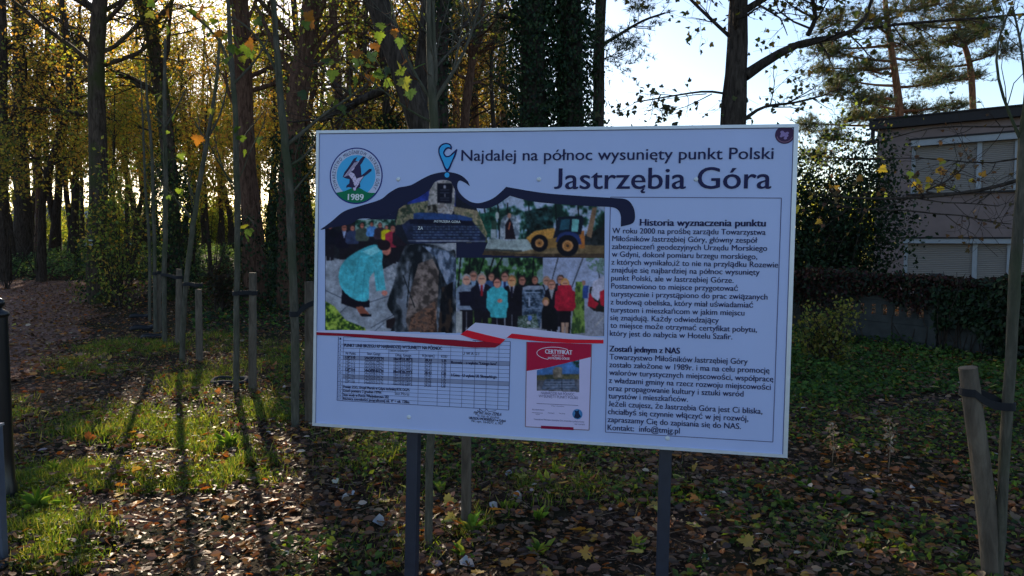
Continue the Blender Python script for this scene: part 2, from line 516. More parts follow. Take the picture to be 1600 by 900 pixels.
def text2d(s):
    """flat lettering, baseline at 0; the tail of every e-ogonek is drawn by hand and J stands on the line"""
    base = ''.join(OGON.get(c, c) for c in s)
    v, f = glyphs(base)
    v = v[:, :2].copy()
    for i, c in enumerate(s):
        if c == 'J':
            a, b = xmax(base[:i]), xmax(base[:i + 1])
            m = (v[:, 0] > a + .02) & (v[:, 0] <= b + 1e-4)
            lo, hi = v[m, 1].min(), v[m, 1].max()
            v[m, 1] = (v[m, 1] - lo) / (hi - lo) * hi
        if c in OGON:
            x1 = xmax(base[:i + 1]) - .06
            q = np.array([[x1, .01], [x1 - .07, -.08], [x1 - .03, -.145], [x1 + .05, -.135], [x1 + .05, -.085], [x1 + .0, -.09], [x1 - .005, -.065], [x1 + .05, .01]])
            k = len(v)
            v = np.concatenate([v, q]); f = np.concatenate([f, np.array(tessellate_polygon([[Vector((a, b, 0)) for a, b in q]])) + k])
    return v, f
CAPH = None
def cap_height():
    return glyphs('H')[0][:, 1].max()
def put_text(mb, s, a, b, cap_px, weight=0.0, lift=.0026, slant=0.0):
    """baseline from photo point a to photo point b"""
    v, f = text2d(s)
    p, q = uv(*a), uv(*b)
    x0, x1 = v[:, 0].min(), v[:, 0].max()
    ln = np.linalg.norm(q - p); d = (q - p) / ln; n = np.array([d[1], -d[0]])
    h0 = uv(a[0], a[1] - cap_px); h = np.linalg.norm(h0 - p) / cap_height()
    W = p + ((v[:, :1] - x0) / (x1 - x0)) * ln * d + v[:, 1:] * h * n + v[:, 1:] * slant * h * d
    for k, dx in enumerate((0,) if weight < .016 else (-.5, .5) if weight < .03 else (-1, 0, 1)):
        W3 = S(W + d * dx * weight * 1.1 * h, lift + .00012 * k)
        n0 = np.cross(W3[f[:, 1]] - W3[f[:, 0]], W3[f[:, 2]] - W3[f[:, 0]]) @ NN
        mb.add(W3, np.where((n0 < 0)[:, None], f[:, ::-1], f))
def arc_text(mb, s, c, r, a0, a1, cap, weight=.01, lift=.003):
    """letters standing on a circle (sign metres), angles clockwise from the top"""
    wid = [.32 if ch == ' ' else max(.2, float(np.ptp(text2d(ch)[0][:, 0])) + .12) for ch in s]
    cum = np.r_[0, np.cumsum(wid)]; tot = cum[-1]; sc_ = cap / cap_height()
    for i, ch in enumerate(s):
        if ch == ' ': continue
        v, f = text2d(ch)
        v = v - np.array([(v[:, 0].min() + v[:, 0].max()) / 2, 0])
        a = a0 + (a1 - a0) * (cum[i] + wid[i] / 2) / tot
        t = np.array([math.cos(a), math.sin(a)]); up = np.array([math.sin(a), -math.cos(a)])
        kx = (a1 - a0) * r / tot
        W3 = S(c + up * r + v[:, :1] * kx * t + v[:, 1:] * sc_ * up, lift)
        n0 = np.cross(W3[f[:, 1]] - W3[f[:, 0]], W3[f[:, 2]] - W3[f[:, 0]]) @ NN
        mb.add(W3, np.where((n0 < 0)[:, None], f[:, ::-1], f))

t1 = MB()
put_text(t1, 'Najdalej na północ wysunięty punkt Polski', (721.2, 251.4), (1208.3, 248.4), 16.8, .018)
obj('headline_lettering', t1, M_TXT, sign)
t2 = MB()
put_text(t2, 'Jastrzębia Góra', (866, 295.3), (1204.5, 294.6), 32, .02)
obj('title_lettering', t2, M_TXT, sign)
BODY = [
 ('Historia wyznaczenia punktu', (1000, 352.6), (1196, 353.8), 10.4, .035),
 ('W roku 2000 na prośbę zarządu Towarzystwa', (956.7, 364.4), (1196, 367), 8.4, .023),
 ('Miłośników Jastrzębiej Góry, główny zespół', (956.7, 376.7), (1183, 379.5), 8.4, .023),
 ('zabezpieczeń geodezyjnych Urzędu Morskiego', (956, 389), (1198.5, 392), 8.4, .023),
 ('w Gdyni, dokonł pomiaru brzegu morskiego,', (956, 401), (1183, 405), 8.4, .023),
 ('z których wynikało,iż to nie na przylądku Rozewie', (955.3, 413.3), (1215.5, 418), 8.4, .023),
 ('znajduje się najbardziej na północ wysunięty', (955, 425.5), (1186.7, 429.5), 8.4, .023),
 ('punkt Polski, ale w Jastrzębiej Górze.', (955, 438), (1146, 442), 8.4, .023),
 ('Postanowiono to miejsce przygotować', (955, 450.7), (1153, 454.6), 8.4, .023),
 ('turystycznie i przystąpiono do prac związanych', (954.5, 463), (1199, 468), 8.4, .023),
 ('z budową obeliska, który miał uświadamiać', (954, 475.5), (1176.7, 480.6), 8.4, .023),
 ('turystom i mieszkańcom w jakim miejscu', (953.8, 487.8), (1163, 493), 8.4, .023),
 ('się znajdują. Każdy odwiedzający', (953.5, 500), (1123, 504.5), 8.4, .023),
 ('to miejsce może otrzymać certyfikat pobytu,', (953.7, 512), (1182.5, 519), 8.4, .023),
 ('który jest do nabycia w Hotelu Szafir.', (953, 524.4), (1144, 530.2), 8.4, .023),
 ('Zostań jednym z NAS', (952.5, 549), (1062, 552.5), 9.0, .036),
 ('Towarzystwo Miłośników Jastrzębiej Góry', (952.5, 561.3), (1168, 569), 8.6, .023),
 ('zostało założone w 1989r. i ma na celu promocję', (952, 573.5), (1202, 583), 8.6, .023),
 ('walorów turystycznych miejscowości, współpracę', (952, 585.8), (1208, 596.3), 8.6, .023),
 ('z władzami gminy na rzecz rozwoju miejscowości', (951.5, 598), (1204, 609), 8.6, .023),
 ('oraz propagowanie kultury i sztuki wsród', (950.8, 610.2), (1161.5, 619.6), 8.6, .023),
 ('turystów i mieszkańców.', (950.8, 622.3), (1074.7, 627.8), 8.6, .023),
 ('Jeżeli czujesz, że Jastrzębia Góra jest Ci bliska,', (950.8, 634.5), (1191, 646.6), 8.6, .023),
 ('chciałbyś się czynnie włączyć w jej rozwój,', (950, 646.7), (1169, 658), 8.6, .023),
 ('zapraszamy Cię do zapisania się do NAS.', (949.5, 659), (1157.4, 670.2), 8.6, .023),
 ('Kontakt:  info@tmjg.pl', (949.5, 671.6), (1062, 677.3), 8.6, .023)]
tb = MB()
for s, a, b, h, w in BODY: put_text(tb, s, a, b, h, w)
obj('paragraph_lettering', tb, M_TXT, sign)
fb = MB()
for a, b in (((954, 308), (1221, 309.5)), ((1221, 309.5), (1207.5, 690.5)), ((1207.5, 690.5), (946, 675)), ((946, 675), (954, 308))): line(fb, a, b, 1.1, .0014)
obj('text_frame_line', fb, ink_mat('thin_line', (52, 60, 96)), sign)

# the photo collage: colours painted point by point on flat grids -----------------
class Print:
    def __init__(s, x0, x1, y0, y1, base, step=.9):
        s.xs = np.arange(x0, x1 + step, step); s.ys = np.arange(y0, y1 + step, step)
        s.X, s.Y = np.meshgrid(s.xs, s.ys, indexing='ij')
        s.C = np.tile(np.array(base, float), (*s.X.shape, 1))
        s.mask = np.ones(s.X.shape, bool)
        s.wob = 0
    def inside(s, pts):
        p = np.array(pts, float); m = np.zeros(s.X.shape, bool)
        for (ax, ay), (bx, by) in zip(p, np.roll(p, -1, 0)):
            c = (ay > s.Y) != (by > s.Y)
            with np.errstate(divide='ignore', invalid='ignore'):
                m ^= c & (s.X < (bx - ax) * (s.Y - ay) / (by - ay + 1e-12) + ax)
        return m
    def put(s, m, col, var=0, grain=None):
        c = np.array(col, float)[None] * np.ones((m.sum(), 3))
        if var: c = c * (1 + var * s.noise(s.X, s.Y, grain or 4)[m][:, None])
        s.C[m] = c
        return s
    def poly(s, pts, col, var=0, grain=None): return s.put(s.inside(pts), col, var, grain)
    def ell(s, cx, cy, rx, ry, col, var=0, grain=None): return s.put(((s.X - cx) / rx) ** 2 + ((s.Y - cy) / ry) ** 2 < 1, col, var, grain)
    def stroke(s, a, b, w, col):
        a, b = np.array(a, float), np.array(b, float); d = b - a
        t = np.clip(((s.X - a[0]) * d[0] + (s.Y - a[1]) * d[1]) / (d @ d), 0, 1)
        return s.put((s.X - a[0] - t * d[0]) ** 2 + (s.Y - a[1] - t * d[1]) ** 2 < (w / 2) ** 2, col)
    @staticmethod
    def noise(X, Y, g, seed=0):
        out = 0; r2 = np.random.default_rng(seed + 11)
        for o, a in ((1, .6), (.5, .45), (.24, .3)):
            n = r2.standard_normal((220, 220)); x = X / (g * o); y = Y / (g * o)
            i, j = np.floor(x).astype(int), np.floor(y).astype(int); fx, fy = x - i, y - j
            i, j = i % 219, j % 219
            out = out + a * (n[i, j] * (1 - fx) * (1 - fy) + n[i + 1, j] * fx * (1 - fy) + n[i, j + 1] * (1 - fx) * fy + n[i + 1, j + 1] * fx * fy)
        return out
    def speckle(s, m, cols, g, seed=0, stretch=(1, 1)):
        n = s.noise(s.X * stretch[0], s.Y * stretch[1], g, seed); q = np.quantile(n[m], np.linspace(0, 1, len(cols) + 1)[1:-1]) if m.any() else []
        k = np.digitize(n, q); c = np.array(cols, float)[k]
        s.C[m] = c[m]
        return s
    def build(s, name, lift, parent):
        # printed-photo softness: a slight blur, then grain and uneven tone
        C = s.C
        for ax in (0, 1): C = (np.roll(C, 1, ax) + 2 * C + np.roll(C, -1, ax)) / 4
        g1, g2, g3 = (Print.noise(s.X, s.Y, g, k)[..., None] for g, k in ((2.2, 21), (6.0, 22), (22.0, 23)))
        s.C = C * .80 * (1 + .06 * g1 + .08 * g2 + .07 * g3)
        P2 = np.array([[uv(x, y) for y in s.ys] for x in s.xs])
        W = S(P2, lift).reshape(-1, 3)
        i = np.arange(s.X.size).reshape(s.X.shape)
        q = np.stack([i[:-1, :-1], i[:-1, 1:], i[1:, 1:], i[1:, :-1]], -1)
        ok = s.mask[:-1, :-1] & s.mask[1:, 1:] & s.mask[1:, :-1] & s.mask[:-1, 1:]
        q = q[ok].reshape(-1, 4)
        n0 = np.cross(W[q[0, 1]] - W[q[0, 0]], W[q[0, 3]] - W[q[0, 0]]) @ NN
        if n0 < 0: q = q[:, ::-1]
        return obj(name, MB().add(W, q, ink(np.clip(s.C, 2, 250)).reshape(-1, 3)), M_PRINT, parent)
def person(pr, x, y, h, coat, skin=(150, 110, 105), hair=(55, 45, 50), legs=None, shirt=None, tie=None, wide=1.0):
    """a small standing figure of the printed picture: x centre, y top of head, h height"""
    r = h * .072
    legs = legs or (18, 18, 30)
    pr.poly([(x - r * 1.5 * wide, y + h * .48), (x + r * 1.5 * wide, y + h * .48), (x + r * 1.2, y + h), (x + r * .2, y + h), (x, y + h * .6), (x - r * .2, y + h), (x - r * 1.2, y + h)], legs)
    pr.poly([(x - r * 1.1, y + r * 2.2), (x + r * 1.1, y + r * 2.2), (x + r * 2.4 * wide, y + r * 3.2), (x + r * 2.6 * wide, y + h * .5), (x + r * 1.9 * wide, y + h * .57), (x - r * 1.9 * wide, y + h * .57), (x - r * 2.6 * wide, y + h * .5), (x - r * 2.4 * wide, y + r * 3.2)], coat, .12, 5)
    if shirt: pr.poly([(x - r * .7, y + r * 2.2), (x + r * .7, y + r * 2.2), (x, y + r * 5)], shirt)
    if tie: pr.stroke((x, y + r * 2.4), (x, y + r * 4.6), r * .5, tie)
    pr.ell(x, y + r * 1.1, r * 1.02, r * 1.3, hair); pr.ell(x, y + r * 1.35, r * .82, r * 1.08, skin)
    pr.stroke((x - r * .5, y + r * 1.1), (x + r * .5, y + r * 1.1), r * .25, tuple(np.array(skin) * .55))

GREENS = [(8, 16, 22), (14, 34, 36), (22, 50, 48), (40, 78, 78), (64, 104, 116), (104, 132, 172)]
# the boulder and the bending woman
A = Print(507, 713, 343, 527, (118, 134, 160))
A.speckle(A.Y > 300, [(92, 106, 128), (112, 126, 150), (130, 144, 170)], 9)
A.poly([(507, 343), (640, 343), (640, 398), (600, 420), (507, 400)], (18, 22, 32), .3, 8)
A.speckle(A.inside([(555, 343), (640, 343), (640, 362), (555, 362)]), [(16, 36, 36), (24, 60, 56), (70, 110, 112), (110, 140, 150)], 7)
for x, y, h, c, sh in ((516, 347, 62, (10, 12, 28), 0), (538, 350, 66, (12, 12, 30), (120, 140, 190)), (551, 352, 52, (36, 48, 84), 0), (566, 348, 50, (52, 66, 66), 0), (581, 347, 40, (60, 110, 180), 0), (594, 348, 46, (40, 34, 50), 0), (604, 352, 40, (150, 150, 20), 0), (614, 352, 60, (120, 34, 58), 0), (626, 350, 60, (24, 20, 34), 0)):
    person(A, x, y, h, c, (130, 84, 80), (34, 26, 34), shirt=sh or None, wide=1.15)
A.poly([(507, 408), (540, 405), (560, 440), (600, 440), (640, 430), (640, 527), (507, 527)], (112, 128, 154), .12, 10)
for a, b in (((507, 453), (560, 478)), ((560, 478), (640, 452)), ((580, 512), (622, 488)), ((530, 490), (552, 470)), ((575, 527), (600, 505))): A.stroke(a, b, 1.2, (50, 62, 84))
A.poly([(535, 448), (578, 470), (578, 480), (556, 482), (533, 474)], (12, 12, 26))
A.poly([(556, 480), (566, 478), (577, 490), (578, 494), (564, 494)], (110, 66, 58)); A.poly([(562, 490), (580, 491), (580, 495), (566, 495)], (14, 12, 22))
A.poly(smooth_px([(531, 444), (530, 425), (538, 408), (556, 394), (578, 384), (590, 383), (598, 391), (597, 408), (590, 420), (578, 434), (577, 458), (574, 470), (556, 469), (540, 458)], 6, True), (56, 148, 178), .10, 12)
A.poly([(566, 393), (588, 384), (595, 392), (580, 400)], (96, 172, 200))
A.poly([(582, 404), (596, 402), (600, 430), (603, 453), (588, 455), (585, 430)], (62, 150, 180), .08, 8)
for a, b in (((560, 410), (553, 455)), ((570, 420), (566, 465)), ((588, 415), (592, 450))): A.stroke(a, b, 1.0, (38, 116, 146))
A.ell(604, 390, 7, 9, (150, 96, 92)); A.ell(600, 383, 10, 8.5, (22, 16, 26)); A.ell(601, 458, 4.5, 4, (168, 110, 108))
A.speckle(A.inside([(507, 470), (522, 478), (540, 500), (570, 512), (575, 527), (507, 527)]), [(24, 46, 26), (50, 84, 34), (90, 124, 44), (126, 156, 70)], 4)
A.poly([(604, 500), (626, 492), (640, 500), (640, 520), (604, 512)], (26, 22, 30))
st = smooth_px([(606, 470), (616, 440), (622, 412), (633, 386), (644, 381), (675, 382), (700, 392), (713, 402), (713, 527), (616, 527), (618, 500), (606, 480)], 6, True)
sm = A.inside(st)
A.speckle(sm, [(14, 20, 30), (26, 34, 46), (40, 50, 64), (58, 68, 84), (84, 98, 122)], 13, 3, (1, .55))
A.speckle(sm & A.inside([(654, 412), (676, 404), (686, 424), (684, 470), (680, 527), (640, 527), (634, 500), (640, 460)]), [(48, 46, 50), (72, 69, 74), (90, 86, 92), (106, 102, 108)], 8, 5)
A.speckle(sm & A.inside([(642, 495), (680, 470), (684, 527), (638, 527)]), [(44, 36, 36), (84, 64, 58), (98, 76, 68), (62, 54, 56)], 6, 7)
A.speckle(sm & A.inside([(660, 384), (700, 392), (713, 404), (713, 470), (696, 440), (680, 402)]), [(40, 54, 78), (70, 90, 122), (110, 130, 168)], 8, 9, (1, .5))
A.speckle(sm & A.inside([(690, 450), (708, 440), (706, 527), (684, 527)]), [(8, 10, 18), (16, 18, 26), (40, 34, 34)], 7, 4, (1, .4))
for a, b in (((652, 384), (640, 430)), ((640, 430), (636, 480)), ((686, 424), (696, 500)), ((630, 430), (648, 480))): A.stroke(a, b, 1.6, (14, 20, 28))
# the monument with its plaque
Bp = Print(618, 762, 277, 382, (18, 24, 40))
Bp.poly([(636, 315), (672, 290), (680, 278), (718, 278), (712, 300), (712, 330), (636, 330)], (26, 42, 118), .25, 12)
Bp.speckle(Bp.inside([(624, 322), (676, 312), (676, 344), (618, 352)]), [(40, 54, 48), (88, 92, 84), (116, 116, 100), (70, 84, 70)], 7)
Bp.speckle(Bp.inside([(706, 322), (750, 330), (762, 350), (762, 382), (730, 382)]), [(96, 96, 88), (124, 120, 104), (84, 92, 80), (60, 72, 60)], 7, 2)
stn = smooth_px([(671, 300), (676, 287), (690, 281), (704, 283), (711, 294), (710, 322), (703, 338), (684, 339), (670, 330)], 6, True)
Bp.speckle(Bp.inside(stn), [(96, 104, 116), (130, 138, 152), (150, 158, 176), (110, 112, 122)], 7, 4)
Bp.speckle(Bp.inside([(668, 322), (684, 318), (684, 340), (668, 336)]), [(30, 32, 34), (60, 62, 60), (100, 106, 110)], 5)
Bp.poly([(683, 286), (708, 287), (706, 318), (683, 317)], (14, 18, 36))
for y in (297, 301, 309, 313): Bp.stroke((688, y), (702, y), .8, (60, 70, 100))
Bp.ell(695, 292, 2.2, 2.8, (130, 140, 170)); Bp.stroke((695, 303), (695, 308), 1, (150, 160, 190))
Bp.poly([(646, 333), (672, 332), (720, 336), (738, 341), (738, 349), (646, 349)], (30, 56, 112), .15, 8)
Bp.poly([(640, 342), (738, 345), (760, 372), (758, 379), (640, 380), (628, 352)], (26, 36, 66), .2, 5)
Bp.poly([(640, 342), (738, 345), (742, 352), (640, 350)], (14, 18, 40))
for i in range(5):
    y = 354 + i * 4.4
    for x in np.arange(646, 750, 4.2): Bp.stroke((x, y), (x + 2.6, y), .9, (88, 116, 160) if (i + int(x)) % 3 else (40, 60, 100))
Bp.stroke((638, 376), (758, 377), 1.6, (120, 134, 164))
# digger by the trees
C = Print(745, 946, 304, 404, (120, 146, 178))
C.speckle(C.Y < 395, GREENS[1:] + [(128, 150, 190), (128, 150, 190)], 11, 2, (1, .8))
for x in (757, 766, 778, 793, 826, 868, 903): C.stroke((x, 318), (x + 3, 376), 2, (10, 18, 24))
C.poly([(745, 335), (775, 330), (775, 366), (760, 372), (745, 370)], (20, 60, 56), .5, 6)
C.poly([(820, 330), (862, 322), (866, 360), (824, 366)], (18, 38, 44), .7, 6)
C.poly([(915, 366), (946, 352), (946, 404), (900, 404)], (22, 28, 34), .5, 6)
C.poly([(926, 324), (933, 324), (924, 372), (916, 368)], (104, 88, 76)); C.poly([(936, 366), (946, 340), (946, 385)], (20, 26, 32))
C.poly([(745, 376), (946, 384), (946, 404), (745, 404)], (84, 76, 60), .2, 9)
C.poly([(745, 388), (800, 396), (946, 396), (946, 404), (745, 404)], (52, 46, 42), .2, 8)
C.poly([(745, 330), (762, 366), (745, 376)], (104, 104, 88), .2)
C.poly([(749, 388), (764, 374), (828, 374), (840, 388), (816, 393), (758, 391)], (120, 142, 158), .05); C.poly([(749, 388), (816, 391), (816, 394), (752, 391)], (50, 56, 60))
C.speckle(C.inside(smooth_px([(782, 350), (788, 338), (800, 335), (810, 344), (812, 360), (808, 374), (784, 374)], 5, True)), [(70, 86, 108), (104, 124, 150), (134, 152, 180)], 5)
C.poly([(790, 350), (796, 340), (801, 350), (806, 374), (789, 374)], (22, 18, 30)); C.ell(796, 337, 3, 4, (140, 110, 104)); C.stroke((797, 348), (795, 358), 2, (140, 84, 70))
C.poly([(768, 345), (776, 345), (776, 372), (767, 372)], (34, 56, 54)); C.ell(777, 337, 3, 6, (140, 160, 176)); C.poly([(767, 358), (775, 358), (775, 373), (767, 373)], (116, 136, 160))
C.poly([(822, 372), (836, 361), (866, 356), (872, 378), (842, 376), (832, 384)], (150, 116, 60), .1)
C.poly([(845, 373), (900, 371), (906, 386), (850, 388)], (112, 90, 54)); C.poly([(905, 362), (913, 360), (914, 388), (906, 388)], (130, 84, 46))
C.poly([(872, 339), (910, 337), (912, 344), (908, 366), (864, 372), (868, 358)], (14, 22, 40))
C.poly([(877, 343), (891, 342), (889, 358), (874, 360)], (30, 70, 96)); C.poly([(894, 342), (905, 343), (903, 362), (893, 362)], (92, 160, 176))
C.poly(smooth_px([(868, 378), (874, 366), (890, 362), (904, 368), (909, 382)], 5), (28, 44, 96))
for x, y, r in ((843, 380, 13.5), (887, 384, 17)):
    C.ell(x, y, r, r, (12, 14, 24)); C.ell(x, y, r * .5, r * .5, (146, 112, 78)); C.ell(x, y, r * .34, r * .34, (120, 84, 48)); C.ell(x, y, r * .14, r * .14, (50, 40, 36))
# the group photograph
D = Print(711, 945, 400, 527, (116, 134, 176))
D.speckle(D.X < 848, [(12, 22, 22), (22, 44, 34), (36, 72, 44), (58, 100, 60), (96, 124, 140)], 9, 6, (1, .7))
for a, b in (((720, 402), (716, 450)), ((735, 402), (729, 450)), ((757, 402), (748, 430)), ((772, 402), (760, 440)), ((785, 402), (770, 430)), ((834, 402), (832, 440))): D.stroke(a, b, 2.4, (10, 14, 20))
for a, b in (((872, 403), (862, 440)), ((911, 403), (893, 450)), ((934, 403), (937, 440))): D.stroke(a, b, 1.6, (34, 40, 52))
D.speckle(D.inside([(915, 402), (945, 402), (945, 430), (920, 420)]), [(116, 134, 176), (70, 100, 96), (90, 118, 126)], 7)
D.poly([(711, 480), (945, 478), (945, 527), (711, 527)], (110, 122, 150), .08)
D.speckle(D.inside([(900, 440), (912, 440), (914, 520), (892, 522)]), [(40, 64, 40), (70, 100, 50), (92, 124, 66)], 4, 1, (1, .4))
D.speckle(D.inside([(740, 480), (768, 486), (768, 520), (738, 520)]), [(18, 34, 20), (44, 76, 34), (66, 100, 50)], 4)
for x, y, h, c, sk, hr, sh, ti in (
  (740, 424, 88, (20, 34, 54), (140, 104, 98), (84, 76, 80), (100, 130, 170), None), (768, 427, 70, (34, 60, 104), (130, 96, 90), (60, 48, 50), None, None),
  (789, 425, 88, (92, 130, 180), (142, 104, 100), (44, 36, 40), None, (26, 40, 90)), (816, 431, 84, (16, 20, 30), (124, 88, 84), (40, 30, 34), None, None),
  (836, 432, 70, (20, 16, 26), (130, 90, 84), (60, 44, 44), None, None), (854, 432, 80, (18, 20, 34), (150, 116, 110), (120, 108, 104), (120, 140, 180), None),
  (876, 430, 80, (24, 26, 40), (140, 102, 96), (60, 50, 50), (130, 144, 180), (30, 40, 90)),
  (729, 429, 96, (96, 116, 150), (150, 116, 112), (120, 126, 140), None, None), (753, 428, 100, (16, 18, 34), (158, 120, 112), (120, 118, 124), (110, 130, 180), (110, 26, 40)),
  (800, 431, 96, (14, 14, 26), (168, 120, 92), (120, 96, 70), (140, 150, 180), (20, 20, 40)), (862, 438, 86, (14, 14, 26), (160, 118, 112), (120, 84, 70), (120, 130, 150), None)):
    person(D, x, y, h, c, sk, hr, shirt=sh, tie=ti)
D.poly([(717, 456), (741, 455), (742, 478), (719, 478)], (14, 16, 34))
person(D, 777, 434, 92, (52, 150, 178), (160, 112, 108), (34, 26, 34)); D.poly([(766, 450), (788, 450), (793, 476), (791, 497), (767, 496), (763, 470)], (52, 148, 176), .07, 8); D.ell(781, 470, 4, 3, (166, 112, 108))
D.speckle(D.inside([(816, 454), (824, 447), (848, 446), (852, 456), (848, 484), (844, 512), (812, 510), (816, 490)]), [(26, 40, 60), (46, 66, 96), (80, 100, 134)], 5)
D.poly([(817, 449), (826, 446), (848, 446), (850, 452), (817, 453)], (112, 128, 160))
for y in (457, 461, 464, 482): D.stroke((820, y), (844, y), 1.3, (110, 136, 176))
D.stroke((827, 465), (827, 478), 2, (126, 148, 190)); D.stroke((823, 471), (832, 471), 1.6, (126, 148, 190))
D.speckle(D.inside([(810, 494), (838, 490), (842, 512), (808, 512)]), [(36, 56, 50), (70, 92, 96), (110, 130, 150), (50, 70, 60)], 4)
D.ell(828, 497, 3.5, 4, (70, 104, 190)); D.ell(826, 504, 3.4, 2.4, (140, 150, 176))
D.poly([(847, 482), (860, 476), (872, 492), (872, 516), (846, 514)], (12, 14, 22)); D.ell(853, 471, 5.5, 7, (120, 92, 62)); D.ell(853, 473, 3.9, 5, (160, 120, 112))
person(D, 883, 436, 88, (128, 22, 46), (166, 122, 108), (150, 116, 66), legs=(16, 14, 24)); D.poly([(872, 446), (892, 445), (897, 462), (896, 478), (891, 486), (874, 485), (870, 464)], (130, 22, 46), .1, 8)
for x in (880, 886): D.poly([(x - 2.6, 504), (x + 2.6, 504), (x + 1.8, 521), (x - 3, 521)], (130, 112, 106))
D.poly([(911, 446), (920, 446), (918, 466), (910, 466)], (36, 60, 130)); D.ell(912, 442, 3, 4, (110, 84, 80))
D.poly([(922, 448), (945, 446), (945, 488), (928, 486), (919, 478)], (24, 26, 30))
D.poly([(927, 440), (945, 430), (945, 454), (934, 470), (923, 462)], (140, 150, 186)); D.poly([(921, 456), (929, 470), (936, 474), (930, 482), (918, 478)], (130, 24, 44)); D.poly([(937, 456), (945, 452), (945, 480), (938, 476)], (130, 24, 44))
D.stroke((944, 494), (930, 510), 1.6, (130, 136, 150))
D.poly([(711, 488), (722, 486), (722, 527), (711, 527)], (124, 136, 152))

BAND_TOP = [(501, 358.5), (517, 347), (537.5, 330.5), (563.5, 321.5), (594, 312), (608, 301.5), (622, 293.5), (635, 291), (645, 288), (661, 279), (675.5, 272.5), (693, 269), (709, 270), (722, 275), (731, 283)]
CURL = [(734.5, 291), (725, 284.5), (717.5, 282.5), (714.7, 289.5), (716.5, 298), (723.5, 307), (734, 314.5), (746.7, 317.5), (760, 314.5), (772, 309), (783, 300), (791, 292)]
TAIL = [(822, 297.5), (858, 302.5), (911, 306.5), (960, 309.5), (978, 311.5), (987, 319), (992, 332.7), (989.5, 348), (970.5, 354)]
outline = np.concatenate([smooth_px(BAND_TOP, 5), smooth_px(CURL, 5), smooth_px(TAIL, 5)])
INNER = [(970, 354), (970, 337), (965, 327.5), (954.7, 323.5), (930, 322.5), (873, 319), (830, 314.5), (797, 306)]
INNER2 = [(780, 318), (764, 325), (744, 325), (727, 317), (716, 308), (708, 290), (703, 283), (690, 281), (680, 284), (672, 296), (655, 308), (638, 316), (624, 326), (610, 335), (588, 341), (562, 342), (548, 350), (522, 355), (503, 359)]
band_poly = np.concatenate([outline, smooth_px(INNER, 5), smooth_px(INNER2, 5)])
mass = np.concatenate([outline, [(970, 354), (970, 337), (965, 327.5), (954.7, 323.5), (945, 323), (944, 526), (508, 516), (508, 358)]])
for pr in (A, Bp, C, D):
    pr.mask &= pr.inside(mass)
Bp.mask &= Bp.inside([(612, 360), (624, 318), (672, 270), (722, 270), (718, 300), (745, 325), (756, 350), (763, 379), (634, 382)])
D.mask &= D.inside([(712, 402), (945, 402), (945, 527), (712, 520)])
C.mask &= C.inside([(738, 320), (770, 300), (945, 300), (945, 404), (753, 399), (762, 378)])
backing = MB()
flat_poly(backing, [(508, 357), (548, 348), (610, 335), (640, 315), (680, 284), (705, 284), (716, 306), (744, 324), (764, 324), (797, 308), (873, 320), (945, 324), (944, 525), (508, 515)], .0006)
obj('collage_backing', backing, M_NAVY, sign)
A.build('photo_print', .0010, sign); D.build('photo_print', .0012, sign); C.build('photo_print', .0014, sign); Bp.build('photo_print', .0016, sign)
obj('wave_outline', flat_poly(MB(), band_poly, .0020), M_NAVY, sign)
tj = MB(); put_text(tj, 'JASTRZĘBIA GÓRA', (678, 347.4), (719.5, 348.6), 3.6, .02, .0022)
put_text(tj, 'ZA', (653, 358.6), (661, 359), 5, .02, .0022)
obj('plinth_lettering', tj, ink_mat('plinth_ink', (150, 165, 195)), sign)
# location pin
pin = MB()
flat_poly(pin, smooth_px([(699, 269.5), (690, 252), (685.3, 239), (686, 230), (691, 225), (698, 223.3), (704, 225.5), (706.5, 230), (705.5, 234), (701, 232), (697, 234.5), (694.6, 239), (697.5, 243.4), (702.5, 243), (708, 238), (714.5, 233), (713, 241), (709, 250)], 5, True), .0022)
pin_o = obj('location_pin', pin, ink_mat('pin_outline', (14, 20, 64)), sign)
pf = MB()
flat_poly(pf, smooth_px([(699, 264), (692, 250.5), (687.4, 239), (688, 231.5), (692, 227), (698, 225.5), (702.5, 227), (704, 230.5), (700.5, 230), (696, 232), (692.6, 238.8), (696, 245.2), (702.5, 245.4), (708.5, 241), (710.6, 239.5), (707, 249)], 5, True), .0025)
flat_poly(pf, disc_pts(698.7, 273.6, 4.0), .0025, local=True)
obj('pin_fill', pf, ink_mat('pin_blue', (36, 112, 190)), pin_o)
# ribbon in white and red
RBW, RBR, RBD = ink_mat('ribbon_white', (120, 132, 170)), ink_mat('ribbon_red', (132, 16, 34)), ink_mat('ribbon_dark_red', (84, 14, 32))
m = MB()
flat_poly(m, smooth_px([(494, 517), (540, 515.5), (600, 518), (660, 522), (722, 523)], 4).tolist() + [(742, 533.5), (722, 531.5), (640, 526), (560, 521.5), (494, 518.6)], .0028)
rw = obj('ribbon', m, RBW, sign)
flat_poly(m2 := MB(), [(722, 522), (733, 512), (743, 504), (775, 507), (840, 515), (900, 522.5), (944, 528), (944, 531), (880, 529), (800, 521), (790, 530)], .0030); obj('ribbon_white', m2, RBW, rw)
flat_poly(m3 := MB(), [(494, 519), (560, 522), (640, 526.5), (720, 532), (745, 534), (786, 530), (782, 538), (774, 543), (740, 543), (690, 539), (620, 532), (540, 525), (494, 523.5)], .0031); obj('ribbon_dark_red', m3, RBD, rw)
flat_poly(m4 := MB(), [(719.5, 522.5), (730, 515.5), (760, 523), (790, 530), (783, 537), (758, 533.5), (738, 529)], .0034); obj('ribbon_red', m4, RBR, rw)
flat_poly(m5 := MB(), [(800, 521), (850, 527), (900, 530.5), (943, 531), (943, 536.5), (890, 536), (840, 533), (792, 527.5)], .0032); obj('ribbon_end', m5, RBR, rw)
